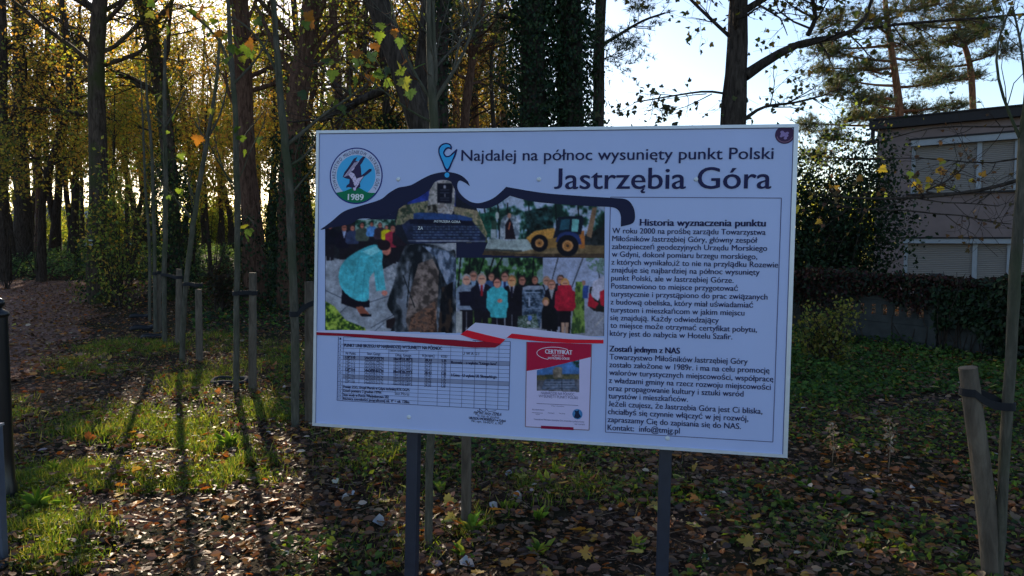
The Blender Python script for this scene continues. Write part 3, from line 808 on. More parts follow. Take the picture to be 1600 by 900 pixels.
# data table
TL, TR, BR, BL = map(np.array, ((529, 526.), (797.5, 533.5), (795, 640.5), (527, 625.5)))
def tp(a, b): return tuple((TL * (1 - a) + TR * a) * (1 - b) + (BL * (1 - a) + BR * a) * b)
tbl = MB()
cols_ = [0, .03, .125, .295, .47, .582, .655, .725, .797, .865, .935, 1]
rows = np.linspace(.0, 1, 18)
for i, b in enumerate(rows): line(tbl, tp(0 if i > 1 else .03, b), tp(1, b), .55 if 0 < i < 17 and i != 12 else .9, .0016)
for a in cols_: line(tbl, tp(a, 0 if a in (0, 1, .03) or a > .6 else .17), tp(a, 1 if a not in (.125, .295) else .72), .6 if 0 < a < 1 else 1, .0016)
tab = obj('data_table', tbl, ink_mat('table_line', (44, 54, 92)), sign)
hl = MB()
for i in (4, 9):
    b = rows[i + 1]; flat_poly(hl, [tp(.03, b), tp(1, b), tp(1, b + 1.1 / 17), tp(.03, b + 1.1 / 17)], .0010)
obj('highlight_row', hl, ink_mat('row_grey', (80, 96, 130)), tab)
tt = MB()
def cell(s, a0, a1, b, h=4.3, w=.012): put_text(tt, s, tp(a0, b), tp(a1, b), h, w, .0019)
cell('PUNKT LINII BRZEGU RP NAJBARDZIEJ WYSUNIĘTY NA PÓŁNOC', .035, .605, .155, 5, .03)
cell('OBSZAR GEODEZYJNY', .30, .41, .205, 2.8)
for s, a0, a1, b in (('Nr Punkt.', .045, .105, .275), ('Szer. Geogr.', .17, .25, .27), ('Dług. Geogr.', .335, .43, .275), ('H [m npm.]', .49, .56, .268), ('KOD', .60, .635, .27), ('U W A G I', .725, .82, .215)): cell(s, a0, a1, b, 4.2, .02)
lat = ['59.92', '07.460', '08.343', '08.502', '09.023', '08.512', '08.006', '07.210', '07.012']
lon = ['33.387', '13.139', '14.558', '11.289', '10.249', '07.808', '04.858', '50.243', '55.689']
hh = ['28,41', '29,58', '29,43', '28,43', '28,43', '29,43', '28,43', '28,98', '29,30']
for i in range(9):
    b = .335 + i * .0478; wt = .05 if i in (0, 4) else .012
    cell(f'LSP"11{i}', .045, .10, b, 4.2, wt); cell(f'54st50\'{lat[i]}"N', .155, .265, b, 4.2, wt); cell(f'18st18\'{lon[i]}"E', .325, .435, b, 4.2, wt); cell(hh[i], .505, .545, b, 4.2, wt); cell('LB', .605, .63, b, 4.2, wt)
cell('Rozewie - u wylotu "Lisiego Jaru"', .66, .925, .355, 4.4, .04); cell('J.Góra - U wylotu Ul. Słowackiego', .66, .925, .545, 4.4, .04)
for s, a1, b in (('Pomiar ZGG, Urząd Morski w Gdyni techniką RTK DGPS', .42, .80), ('Dzień pomiaru 3 grudnia 1999r.', .26, .86), ('Stan wody w Porcie Władysławowo 502', .30, .925), ('Różnica szerokości geograficznej ok. 4" = ok. 120m', .42, .985)): cell(s, .035, a1, b, 4.3, .03)
cell('Stan Morza', .335, .42, .865)
for i in range(17): cell(str(i + 1), .008, .021 if i > 8 else .016, rows[min(i + 1, 17)] - .012, 3.2)
put_text(tt, 'mgr inż. Jerzy ZEMŁA', (740, 645.8), (783, 650), 5, .02, .0019, .3)
put_text(tt, 'St. insp. ds. geodezji', (746, 650.5), (780, 654), 3.4, .012, .0019)
put_text(tt, 'URZĘDU MORSKIEGO w Gdyni', (733, 654.5), (790, 659.4), 3.8, .03, .0019)
put_text(tt, 'Nr. upr. 16-0277, z. 957', (737, 659), (786, 663.6), 3.6, .02, .0019)
for a, b in (((746, 641), (750, 644)), ((750, 644), (749, 638.6)), ((749, 638.6), (755, 643)), ((757, 643), (760, 639)), ((760, 639), (764, 643)), ((764, 643), (775, 641.5))): line(tt, a, b, .7, .0019)
obj('table_lettering', tt, ink_mat('table_ink', (22, 26, 52)), tab)
# certificate
CT = np.array([(823, 534), (924.5, 537.5), (920.5, 672), (821, 666.5)], float)
def ct(a, b): return tuple((CT[0] * (1 - a) + CT[1] * a) * (1 - b) + (CT[3] * (1 - a) + CT[2] * a) * b)
cert = obj('certificate_print', flat_poly(MB(), [ct(0, 0), ct(1, 0), ct(1, 1), ct(0, 1)], .0010), ink_mat('paper', (118, 128, 172)), sign)
cb = MB()
for a, b in (((0, 0), (0, 1)), ((1, 0), (1, 1)), ((0, 1), (1, 1))): line(cb, ct(*a), ct(*b), 1.3, .0017)
obj('paper_edge', cb, ink_mat('edge_brown', (78, 72, 90)), cert)
obj('paper_header', flat_poly(MB(), [ct(0, 0), ct(1, 0), ct(1, .15), ct(.6, .235), ct(.3, .30), ct(0, .345)], .0014), ink_mat('crimson', (104, 16, 46)), cert)
ch = MB()
flat_poly(ch, [ct(.245, .978), ct(.755, .976), ct(.755, 1.01), ct(.245, 1.012)], .0019)
obj('paper_footer', ch, ink_mat('crimson_dark', (76, 8, 40)), cert)
E_ = Print(838, 906, 560, 613, (70, 100, 160), .8)
E_.poly([(838, 560), (906, 560), (906, 586), (838, 586)], (52, 92, 156), .12, 14)
E_.speckle(E_.inside([(890, 560), (906, 560), (906, 576), (896, 572)]), [(20, 40, 40), (30, 70, 70), (52, 92, 156)], 4)
E_.speckle(E_.inside([(838, 586), (906, 584), (906, 596), (838, 596)]), [(60, 66, 60), (80, 80, 60), (44, 54, 50)], 5)
E_.poly([(838, 594), (906, 592), (906, 613), (838, 613)], (72, 80, 100), .2, 6)
E_.poly([(852, 592), (896, 592), (902, 608), (846, 608)], (58, 74, 104), .25, 3)
E_.poly([(864, 590), (864, 577), (869, 573), (878, 574), (878, 590)], (96, 96, 96), .25, 4)
for y in (597, 601, 605): E_.stroke((852, y), (898, y), .9, (120, 136, 170))
E_.stroke((878, 592), (878, 611), 1.3, (20, 24, 36))
E_.mask &= E_.inside([(838.5, 578), (906, 560), (905.5, 613), (838, 610.5)])
E_.build('paper_picture', .0012, cert)
cw = MB()
put_text(cw, 'CERTYFIKAT', (852, 552.3), (894, 554), 6.6, .03, .0019)
put_text(cw, 'POBYTU W', (863, 556.6), (881, 557.4), 2.6, .02, .0019)
put_text(cw, 'JASTRZĘBIEJ GÓRZE', (856, 560.8), (890, 562), 3.2, .03, .0019)
e0 = disc_pts(867, 552.5, 28.5, 10.5, 40, math.pi * .62, math.pi * 1.75); e1 = disc_pts(867, 552.5, 27.6, 9.6, 40, math.pi * .62, math.pi * 1.75)
flat_poly(cw, np.concatenate([e0, e1[::-1]]), .0019, local=True)
obj('paper_header_lettering', cw, ink_mat('header_white', (150, 140, 175)), cert)
cs = MB()
for s, a0, a1, b, h in (('NAJBARDZIEJ NA PÓŁNOC', .235, .755, .608, 4.2), ('WYSUNIĘTY PUNKT POLSKI', .20, .81, .647, 4.2), ('imię i nazwisko', .40, .60, .745, 2), ('data zatwierdzenia', .10, .29, .80, 2.4), ('Nr 0000', .16, .22, .855, 2), ('Przewodniczący', .35, .45, .83, 2), ('Wójt Gminy', .52, .62, .83, 2), ('Towarzystwo Miłośników Jastrzębiej Góry zaświadcza o pobycie turysty', .13, .92, .915, 2.6), ('nad morzem', .77, .93, .945, 2.4)):
    put_text(cs, s, ct(a0, b), ct(a1, b), h, .015, .0019)
line(cs, ct(.17, .72), ct(.82, .72), .7, .0019); line(cs, ct(.10, .83), ct(.27, .83), .6, .0019)
obj('paper_lettering', cs, ink_mat('paper_ink', (50, 56, 92)), cert)
sl = MB(); flat_poly(sl, disc_pts(902.3, 647, 7.8, 8.0, 32), .0019, local=True); cse = obj('paper_seal', sl, ink_mat('seal_blue', (40, 84, 136)), cert)
sb = MB(); flat_poly(sb, [uv(*q) for q in ((897, 652), (899, 645), (897.5, 641), (902, 642), (905, 640), (904.5, 645), (908, 651), (903, 654))], .0022, local=True); obj('seal_bird', sb, ink_mat('seal_dark', (16, 26, 50)), cse)
# emblem of the society
EC = uv(556.4, 274.8); ER = 44.2 * PXM * 1.03
def circ(r, n=72, a0=0, a1=2 * math.pi, c=EC): return np.array([[c[0] + r * math.sin(a), c[1] - r * math.cos(a)] for a in np.linspace(a0, a1, n, endpoint=abs(a1 - a0) < 6.28)])
emb = obj('emblem', flat_poly(MB(), circ(ER), .0010, local=True), ink_mat('emblem_rim', (20, 28, 92)), sign)
obj('emblem_field', flat_poly(MB(), circ(ER * .955), .0013, local=True), ink_mat('emblem_white', (114, 134, 182)), emb)
obj('emblem_sky', flat_poly(MB(), circ(ER * .735), .0016, local=True), ink_mat('emblem_blue', (44, 116, 176)), emb)
hill = circ(ER * .955, 30, R(129), R(231))
hm = smooth_px([hill[-1], EC + ER * np.array([-.42, .54]), EC + ER * np.array([-.10, .42]), EC + ER * np.array([.14, .43]), EC + ER * np.array([.44, .58]), hill[0]], 5)
obj('emblem_hill', flat_poly(MB(), np.concatenate([hill, hm]), .0019, local=True), ink_mat('emblem_green', (10, 76, 58)), emb)
def el(pts): return np.array([EC + ER * np.array([(x - 463) / 355, (y - 447) / 360]) for x, y in pts])
bird = [(440, 640), (410, 600), (370, 590), (335, 600), (340, 570), (375, 545), (380, 490), (330, 480), (285, 462), (310, 400), (350, 350), (385, 300), (430, 230), (480, 205), (455, 255), (495, 265), (520, 235), (555, 200), (590, 205), (560, 250), (545, 280), (520, 310), (530, 360), (535, 410), (540, 440), (580, 410), (640, 360), (670, 358), (672, 385), (620, 425), (575, 455), (540, 500), (520, 540), (525, 590), (490, 605), (460, 640)]
bo = obj('emblem_bird', flat_poly(MB(), el(bird), .0022, local=True), ink_mat('bird_ink', (30, 28, 58)), emb)
bm = MB()
for q in ([(365, 430), (400, 400), (440, 420), (470, 480), (520, 470), (570, 450), (530, 500), (500, 560), (470, 600), (440, 560), (420, 500), (385, 460)], [(405, 370), (445, 330), (440, 360), (415, 385)], [(425, 600), (470, 590), (465, 632), (440, 636)]): flat_poly(bm, el(q), .0025, local=True)
for i in range(52):
    a = 300 + 11 * (i % 13) + 19 * (i // 13); b = 462 - 14 * (i % 13) - 7 * (i // 13)
    flat_poly(bm, el([(a, b), (a + 14, b - 20), (a + 18, b - 17), (a + 6, b + 3)]), .0025, local=True)
obj('bird_plumage', bm, ink_mat('bird_light', (126, 132, 170)), bo)
bd = MB()
for i in range(16):
    x, y = 395 + (i * 37) % 120, 420 + (i * 29) % 150
    flat_poly(bd, el([(x, y), (x + 10, y + 14), (x + 7, y + 20), (x - 3, y + 4)]), .0028, local=True)
obj('bird_marks', bd, MATS['bird_ink'], bo)
ew = MB()
arc_text(ew, 'TOWARZYSTWO  MIŁOŚNIKÓW  JASTRZĘBIEJ  GÓRY', EC, ER * .775, R(-124), R(124), ER * .125, .02, .0022)
obj('emblem_lettering', ew, ink_mat('emblem_ink', (26, 30, 70)), emb)
yr = MB(); put_text(yr, '1989', (544, 312.5), (568.3, 313), 9.5, .03, .0024)
obj('emblem_year', yr, ink_mat('year_white', (150, 165, 190)), emb)
# round sticker and bolts
bdg = obj('round_sticker', flat_poly(MB(), disc_pts(1226.3, 210.6, 13.6, 13.2), .0010, local=True), ink_mat('sticker_dark', (38, 30, 58)), sign)
bg2 = MB()
for i, (x, y, r) in enumerate(((1224, 210, 4), (1228.5, 212, 3), (1222, 206.5, 2.6), (1230, 208, 2.2), (1227, 216, 2.4), (1220.5, 213, 2))): flat_poly(bg2, disc_pts(x, y, r, r * .8, 12), .0013 + .0001 * i, local=True)
obj('sticker_picture', bg2, ink_mat('sticker_light', (84, 82, 130)), bdg)
bg3 = MB()
o1, o2 = disc_pts(1226.3, 210.6, 11.6, 11.2, 40, .3, 2.9), disc_pts(1226.3, 210.6, 10.4, 10, 40, .3, 2.9)
flat_poly(bg3, np.concatenate([o1, o2[::-1]]), .0013, local=True); obj('sticker_rim', bg3, ink_mat('sticker_rim', (74, 62, 86)), bdg)
M_BOLT = plain('white_bolt_cap', (.7, .72, .74), .3, 0, .05, 60)
for x, y in ((622.5, 280), (842, 280), (1087.5, 280), (639, 651.5), (1043, 684.5), (765.5, 601)):
    c = uv(x, y); r = 3.6 * PXM
    if x == 765.5: continue
    m = MB(); rings = [(1, 0), (.95, .0018), (.75, .0034), (.4, .0043)]
    v = np.array([S([c[0] + r * k * math.cos(a), c[1] + r * k * math.sin(a)], .0004 + h) for k, h in rings for a in np.arange(14) / 14 * 2 * math.pi])
    f = [[i * 14 + j, i * 14 + (j + 1) % 14, (i + 1) * 14 + (j + 1) % 14, (i + 1) * 14 + j] for i in range(3) for j in range(14)]
    m.add(v, np.array(f)[:, ::-1]); m.f.append(np.array([[42 + j for j in range(14)][::-1]])); obj('bolt', m, M_BOLT, sign, smooth_shade=True)

# ------------------------------------------------------------------ trees
SEED_F = 22
AUT = [(.46, .23, .04), (.48, .31, .05), (.40, .29, .045), (.28, .22, .045), (.24, .14, .045), (.15, .17, .04)]
YEL = [(.42, .33, .05), (.36, .34, .05), (.24, .28, .045), (.14, .20, .04), (.40, .24, .04)]
OLIVE = [(.10, .13, .03), (.15, .16, .035), (.22, .19, .04), (.08, .10, .025)]
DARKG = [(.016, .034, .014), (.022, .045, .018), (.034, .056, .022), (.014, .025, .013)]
BROWN = [(.16, .10, .05), (.22, .14, .06), (.12, .09, .05), (.28, .18, .06)]

def trunk_world(px, Y):
    """photo points (x, y, width) -> world centre line with radii, the foot on the ground"""
    pts = []
    for i, (x, y, w) in enumerate(px):
        p = P(x, y, Y)
        pts.append([*p, .5 * w * Y / F])
    pts = np.array(pts)
    pts[0, 2] = float(ground_z(pts[0, 0], pts[0, 1])) - .12
    return pts
def extend(pts, top, r_end=.05, lean=.6):
    """carry a trunk on above the frame"""
    d = unit(pts[-1, :3] - pts[-2, :3]); d = unit(d * lean + np.array([0, 0, 1 - lean]))
    q = [pts]
    h = top - pts[-1, 2]
    if h > .5:
        for k in range(1, 5):
            p = pts[-1, :3] + d * h * k / 4
            q.append([[*p, pts[-1, 3] * (1 - k / 4) + r_end * k / 4]])
    return np.concatenate(q)
def roots_flare(tr):
    z = tr[:, 2] - tr[0, 2]
    tr[:, 3] *= 1 + .35 * np.exp(-z / .22)
    return tr
def twig_leaves(mb, Q, per, size, cols, tmpl=QUAD, droop=.5, spread=.06, flat=.5):
    n = len(Q) * per
    i = np.repeat(np.arange(len(Q)), per); M = Q.shape[1]
    t = rng.uniform(.25, 1, n) * (M - 1.001); k = t.astype(int); w = (t - k)[:, None]
    pos = Q[i, k] * (1 - w) + Q[i, k + 1] * w + rng.standard_normal((n, 3)) * spread
    d = unit(Q[i, -1] - Q[i, 0]) + .9 * rng.standard_normal((n, 3)); d[:, 2] -= droop
    nr = rng.standard_normal((n, 3)) * (1 - flat) + np.array([0, 0, flat])
    leaves(mb, pos, d, nr, size * rng.uniform(.65, 1.25, n), tmpl, palette(cols, n))
def ivy_on(mb, tr, z0, z1, n, rad, size=.075, cols=DARKG, shag=.25, tmpl=QUAD):
    """ivy leaves round a trunk, thicker in clumps"""
    z = tr[:, 2]
    h = rng.uniform(z0, min(z1, z.max() - .1), n)
    c = np.stack([np.interp(h, z, tr[:, k]) for k in range(4)], 1)
    a = rng.uniform(0, 2 * np.pi, n)
    cl = .5 + .5 * np.sin(a * 2 + h * 2.3) * np.sin(h * 1.7 + 1.3)
    r = c[:, 3] + rad * (rng.uniform(0, 1, n) ** .6) * (.45 + .75 * cl) + shag * (rng.uniform(0, 1, n) ** 5)
    pos = np.stack([c[:, 0] + np.cos(a) * r, c[:, 1] + np.sin(a) * r, h + rng.normal(0, .05, n)], 1)
    out = np.stack([np.cos(a), np.sin(a), np.full(n, .25)], 1)
    d = rng.standard_normal((n, 3)) * .6; d[:, 2] -= 1
    leaves(mb, pos, d, out + .45 * rng.standard_normal((n, 3)), size * rng.uniform(.6, 1.3, n), tmpl, palette(cols, n, .25))
def needle_clumps(mb, Q, per, size, cols, spread=.18):
    n = len(Q) * per
    i = np.repeat(np.arange(len(Q)), per); M = Q.shape[1]
    t = rng.uniform(.3, 1, n) * (M - 1.001); k = t.astype(int); w = (t - k)[:, None]
    pos = Q[i, k] * (1 - w) + Q[i, k + 1] * w + rng.standard_normal((n, 3)) * spread
    d = unit(Q[i, -1] - Q[i, 0]) * .7 + .6 * rng.standard_normal((n, 3)); d[:, 2] += .45
    leaves(mb, pos, d, rnd_dirs(n), size * rng.uniform(.7, 1.3, n), TUFT, palette(cols, n, .2))

def make_tree(name, label, tr, bark_m, limbs=(), n1=12, L1=3.0, t0=.3, n2=6, n3=5, n4=0, up1=.25, leaf=None, ivy=None,
              group=None, sides=9, needles=None, twig_r=.004, cat='tree', ang1=(45, 85)):
    root = tag(empty(name, tr[0, :3] * [1, 1, 1] + [0, 0, .12]), label, cat, group)
    tb = MB(); cr = MB()
    T = resample(roots_flare(tr.copy()), 26)
    tubes(tb, T[:, :3], T[:, 3], sides, jitter=.05)
    lv1 = []
    for lb in limbs:
        L = resample(np.array(lb), 10); tubes(tb, L[:, :3], L[:, 3], 6, jitter=.05); lv1.append(L)
    src = [(T[None, :, :3], T[None, :, 3], n1, t0)] + [(L[None, :, :3], L[None, :, 3], max(3, n1 // 3), .25) for L in lv1]
    Qs, Rs = [], []
    for PP, RR, n, tt in src:
        if n:
            q, r = sprout(PP, RR, n, L1 if PP.shape[1] > 12 else L1 * .45, ang1, up1, .14, 6, tt, .98, .42, taper=.75)
            Qs.append(q); Rs.append(r)
    if Qs:
        Q1, R1 = np.concatenate(Qs), np.concatenate(Rs)
        R1 = np.minimum(R1, .055)
        tubes(tb, Q1, R1, 5)
        Q1 = np.concatenate([Q1] + [resample(L, 6)[None, :, :3] for L in lv1]); R1 = np.concatenate([R1] + [resample(L, 6)[None, :, 3] for L in lv1])
        Q2, R2 = sprout(Q1, R1, n2, L1 * .5, (30, 70), .1, .16, 5, .15, 1, .5, flat=.45)
        R2 = np.minimum(R2, .02); tubes(tb, Q2, R2, 4)
        Q3, R3 = sprout(Q2, R2, n3, L1 * .24, (30, 70), .05, .18, 4, .1, 1, .55, flat=.45)
        R3 = np.clip(R3, twig_r * .6, twig_r * 2); tubes(tb, Q3, R3, 3)
        last = Q3
        if n4:
            Q4, R4 = sprout(Q3, R3, n4, L1 * .12, (30, 70), .05, .18, 3, .1, 1, .6, flat=.4)
            tubes(tb, Q4, np.maximum(R4, twig_r * .5), 3); last = np.concatenate([Q3, Q4[:, [0, 1, 2, 2]]])
        if leaf: twig_leaves(cr, last, **leaf)
        if needles: needle_clumps(cr, last, **needles)
    obj('trunk', tb, bark_m, root, smooth_shade=True)
    if cr.n: obj('crown', cr, M_NEEDLE if needles else M_LEAF, root)
    if ivy:
        for kw in (ivy if isinstance(ivy, list) else [ivy]):
            iv = MB(); ivy_on(iv, T, **kw); obj('ivy', iv, M_IVY, root)
    return root
def limb(px, Y, dY=0.0):
    return [[*P(x, y, Y + dY * i / max(1, len(px) - 1)), .5 * w * Y / F] for i, (x, y, w) in enumerate(px)]

L_OR = dict(per=7, size=.09, cols=AUT, spread=.09)
L_YE = dict(per=6, size=.085, cols=YEL, spread=.09)
L_OL = dict(per=6, size=.085, cols=OLIVE + YEL[2:4], spread=.09)

def T_(px, Y, top=12, **k): return extend(trunk_world(px, Y), top, **k)

make_tree('beech_tree', 'mossy beech trunk with faded pale paint blaze standing where the path narrows', T_([(160, 478, 30), (149, 430, 29), (149, 380, 28), (156, 300, 27), (152, 200, 25), (150, 100, 24), (157, 0, 22)], 18.6),
          M_BARK_MOSS, n1=18, L1=3.4, t0=.34, leaf=dict(L_OR, per=4), ivy=dict(z0=0, z1=1.6, n=1100, rad=.25, size=.08, cols=OLIVE + DARKG, shag=.5))
bl = bpy.data.objects['beech_tree']
bz = MB()
c = trunk_world([(160, 478, 30), (149, 430, 29), (149, 380, 28), (156, 300, 27)], 18.6)
for zz, hh_ in ((1.42, .05), (1.53, .035)):
    th = np.linspace(-2.6, -1.3, 9); rr = .235
    v = np.array([[np.interp(z, c[:, 2], c[:, 0]) + rr * 1.03 * math.cos(a), np.interp(z, c[:, 2], c[:, 1]) + rr * 1.03 * math.sin(a), z] for z in (zz, zz + hh_) for a in th])
    bz.add(v, [[i, i + 1, i + 10, i + 9] for i in range(8)])
obj('trail_blaze', bz, plain('blaze_paint', (.42, .43, .42), .8, 0, .25, 30), bl)
make_tree('ash_tree', 'thick straight dark trunk cut by the photo edge left of the path', T_([(6, 442, 18), (4, 300, 16), (3, 100, 15), (2, 0, 14)], 27), M_BARK_DARK, limbs=[limb([(4, 166, 6), (100, 172, 5), (180, 186, 4), (240, 206, 2.5)], 27, -3)], n1=16, L1=4, t0=.3, leaf=L_OL)
make_tree('oak_tree', 'broad dark trunk on the bank second from the photo left edge', T_([(38, 432, 22), (34, 250, 20), (30, 100, 17), (27, 0, 15)], 33), M_BARK_DARK, n1=16, L1=4, t0=.3, leaf=L_OR)
make_tree('forked_tree', 'dark trunk splitting low into two stems on the bank behind path', T_([(88, 432, 15), (87, 350, 14), (93, 290, 10), (92, 180, 9), (96, 60, 8)], 37), M_BARK_DARK, limbs=[limb([(86, 350, 11), (74, 305, 9), (72, 220, 8), (60, 100, 6)], 37)], n1=14, L1=3.5, t0=.4, leaf=L_OR)
make_tree('forked_tree', 'dark V-shaped pair of stems with ivied foot just left of the blazed beech', T_([(115, 432, 15), (115, 370, 15), (118, 310, 10), (119, 220, 9), (124, 60, 8)], 35), M_BARK_DARK, limbs=[limb([(114, 370, 9), (104, 320, 8), (98, 240, 7), (92, 100, 5)], 35)], n1=14, L1=3.5, t0=.4, leaf=L_YE, ivy=dict(z0=0, z1=1.1, n=260, rad=.2, size=.09))
make_tree('slender_tree', 'slim curving trunk among orange leaves left of the blazed beech', T_([(64, 425, 11), (66, 300, 10), (112, 150, 10), (104, 60, 10), (95, 0, 9)], 27), M_BARK_DARK, n1=16, L1=3.4, t0=.3, leaf=L_OR)
make_tree('ivy_tree', 'leaning trunk wrapped in green ivy right of the blazed beech', T_([(272, 470, 26), (268, 300, 22), (258, 180, 22), (243, 80, 21), (222, 0, 20)], 20), M_BARK_MOSS, n1=13, L1=3.2, t0=.4, leaf=L_YE,
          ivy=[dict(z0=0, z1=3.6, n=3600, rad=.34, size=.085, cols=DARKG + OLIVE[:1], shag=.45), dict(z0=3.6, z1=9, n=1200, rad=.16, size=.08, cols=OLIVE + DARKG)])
make_tree('bare_tree', 'straight reddish trunk in front of the sun with forked branches', T_([(402, 474, 34), (393, 330, 28), (385, 260, 26), (381, 120, 25), (374, 0, 27)], 18.6), M_BARK_RED,
          limbs=[limb([(383, 70, 9), (415, 45, 8), (438, 65, 6), (470, 50, 4)], 18.6), limb([(378, 30, 10), (352, -10, 8), (340, -60, 6)], 18.6)], n1=10, L1=3.0, t0=.36, leaf=dict(L_YE, per=3), ivy=dict(z0=0, z1=2.2, n=900, rad=.12, size=.08, shag=.3))
make_tree('ivy_tree', 'leaning dark trunk with ivied foot just left of the sign', T_([(458, 488, 38), (452, 300, 34), (455, 200, 32), (472, 110, 32), (483, 40, 30), (489, 0, 29)], 17), M_BARK_RED,
          limbs=[limb([(470, 130, 8), (500, 60, 7), (520, 40, 5), (560, 30, 3)], 17)], n1=10, L1=3.0, t0=.42, leaf=dict(L_OL, per=3), ivy=[dict(z0=0, z1=3.9, n=3600, rad=.2, size=.08, shag=.25), dict(z0=3.9, z1=9, n=500, rad=.1, size=.08, cols=OLIVE + YEL)])
make_tree('slim_pine', 'thin reddish trunk above the sign emblem, the left of two', T_([(548, 450, 17), (533, 200, 14), (524, 100, 14), (519, 0, 13)], 24), M_BARK_RED, n1=12, L1=3.2, t0=.3, leaf=dict(L_OL, per=3))
make_tree('slim_pine', 'thin reddish trunk above the sign emblem, the right of two', T_([(552, 440, 13), (548, 200, 11), (545, 100, 10), (547, 0, 9)], 28), M_BARK_RED, n1=12, L1=3.2, t0=.3, leaf=dict(L_OR, per=3))
make_tree('leaning_tree', 'heavy dark trunk leaning left behind the sign top with a knotted fork', T_([(712, 548, 50), (698, 360, 44), (662, 215, 41), (643, 145, 40), (614, 72, 37), (588, 0, 35)], 11, lean=.8), M_BARK_DARK,
          limbs=[limb([(652, 185, 30), (660, 110, 27), (668, 40, 25), (672, -60, 20)], 11.6), limb([(600, 140, 14), (560, 158, 12), (520, 178, 9), (500, 190, 7)], 11.6)], n1=8, L1=2.4, t0=.5, n3=4, leaf=dict(L_OL, per=1, size=.055), ivy=dict(z0=0, z1=3.1, n=1400, rad=.12, size=.07))
make_tree('ivy_tree', 'slim ivied trunk directly behind the pale forked sapling stem', T_([(690, 510, 24), (690, 200, 20), (692, 0, 18)], 14), M_BARK_DARK, n1=8, L1=2.4, t0=.4, leaf=dict(L_OL, per=2), ivy=dict(z0=0, z1=9, n=3200, rad=.10, size=.075, shag=.2))
for pxs, lab, Yv in (([(836, 490, 46), (833, 200, 42), (832, 0, 38)], 'left one of two trees smothered in dark ivy above the sign', 16), ([(893, 490, 46), (891, 200, 42), (889, 0, 38)], 'right one of two trees smothered in dark ivy above the sign', 16.4)):
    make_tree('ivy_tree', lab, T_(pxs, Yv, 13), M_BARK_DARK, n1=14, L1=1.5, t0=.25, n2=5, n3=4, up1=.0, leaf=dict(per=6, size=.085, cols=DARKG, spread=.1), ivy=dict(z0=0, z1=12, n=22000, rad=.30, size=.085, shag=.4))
NEED = [(.03, .055, .025), (.045, .075, .03), (.06, .085, .035), (.085, .10, .045)]
make_tree('pine_tree', 'bare straight pine trunk against the white sky above the sign middle', T_([(930, 478, 22), (935, 190, 18), (936, 60, 17.5), (939, 0, 17)], 18, 14), M_BARK_DARK,
          limbs=[limb([(938, 72, 6), (975, 50, 5), (1000, 33, 4), (1040, 20, 3)], 18), limb([(930, 75, 4), (905, 72, 3), (890, 60, 2)], 18), limb([(938, 95, 3), (952, 88, 2), (965, 90, 2)], 18)], n1=10, L1=1.7, t0=.36, n2=5, n3=4, up1=.0, needles=dict(per=2, size=.16, cols=NEED, spread=.08))
make_tree('maple_tree', 'big dark maple trunk forking above the sign against bright sky', T_([(1138, 520, 48), (1142, 195, 38), (1150, 140, 36), (1156, 112, 36), (1150, 60, 29), (1154, 0, 28)], 12.6, 12), M_BARK_DARK,
          limbs=[limb([(1164, 118, 20), (1190, 100, 16), (1225, 78, 14), (1262, 55, 12), (1280, 60, 9), (1320, 66, 8), (1350, 45, 7), (1368, 18, 5), (1364, -30, 4)], 12.6), limb([(1262, 55, 8), (1275, 30, 7), (1268, -10, 6)], 12.6), limb([(1350, 45, 5), (1420, 36, 4.5), (1510, 30, 4), (1600, 22, 3)], 12.6, -2),
                 limb([(1158, 192, 7), (1175, 176, 6), (1192, 163, 5), (1230, 164, 4), (1290, 148, 3)], 12.6), limb([(1158, 20, 13), (1190, 0, 11), (1240, -30, 9)], 12.6), limb([(1143, 60, 6), (1100, 20, 5), (1060, -20, 4)], 12.6), limb([(1148, 150, 4), (1110, 140, 3.5), (1050, 150, 3), (990, 160, 2)], 12.6)],
          n1=9, L1=2.3, t0=.33, n2=4, n3=4, up1=.12, leaf=dict(per=2, size=.08, cols=[(.05, .05, .02), (.08, .06, .02), (.06, .075, .02)], tmpl=MAPLE, spread=.05, flat=.3))
make_tree('pine_tree', 'slender reddish pine far behind the gap left of the ivied trees', T_([(745, 425, 13), (741, 100, 10), (738, 0, 9)], 34, 16), M_BARK_PINE, n1=26, L1=3.2, t0=.25, n2=5, n3=4, up1=.1, needles=dict(per=2, size=.26, cols=NEED, spread=.2))
make_tree('pine_tree', 'slender pine far behind the sapling fork, partly hidden by ivied trunk', T_([(715, 425, 12), (712, 100, 9), (709, 0, 8)], 38, 16), M_BARK_PINE, n1=26, L1=3.2, t0=.25, n2=5, n3=4, up1=.1, needles=dict(per=2, size=.26, cols=NEED, spread=.2))
make_tree('pine_tree', 'pine far behind, showing only between sign and ivied pair', T_([(790, 425, 12), (786, 100, 9), (783, 0, 8)], 40, 15), M_BARK_PINE, n1=26, L1=3.2, t0=.25, n2=5, n3=4, up1=.1, needles=dict(per=2, size=.26, cols=NEED, spread=.2))
NP = [(.06, .085, .035), (.085, .11, .04), (.12, .135, .055), (.17, .16, .065)]
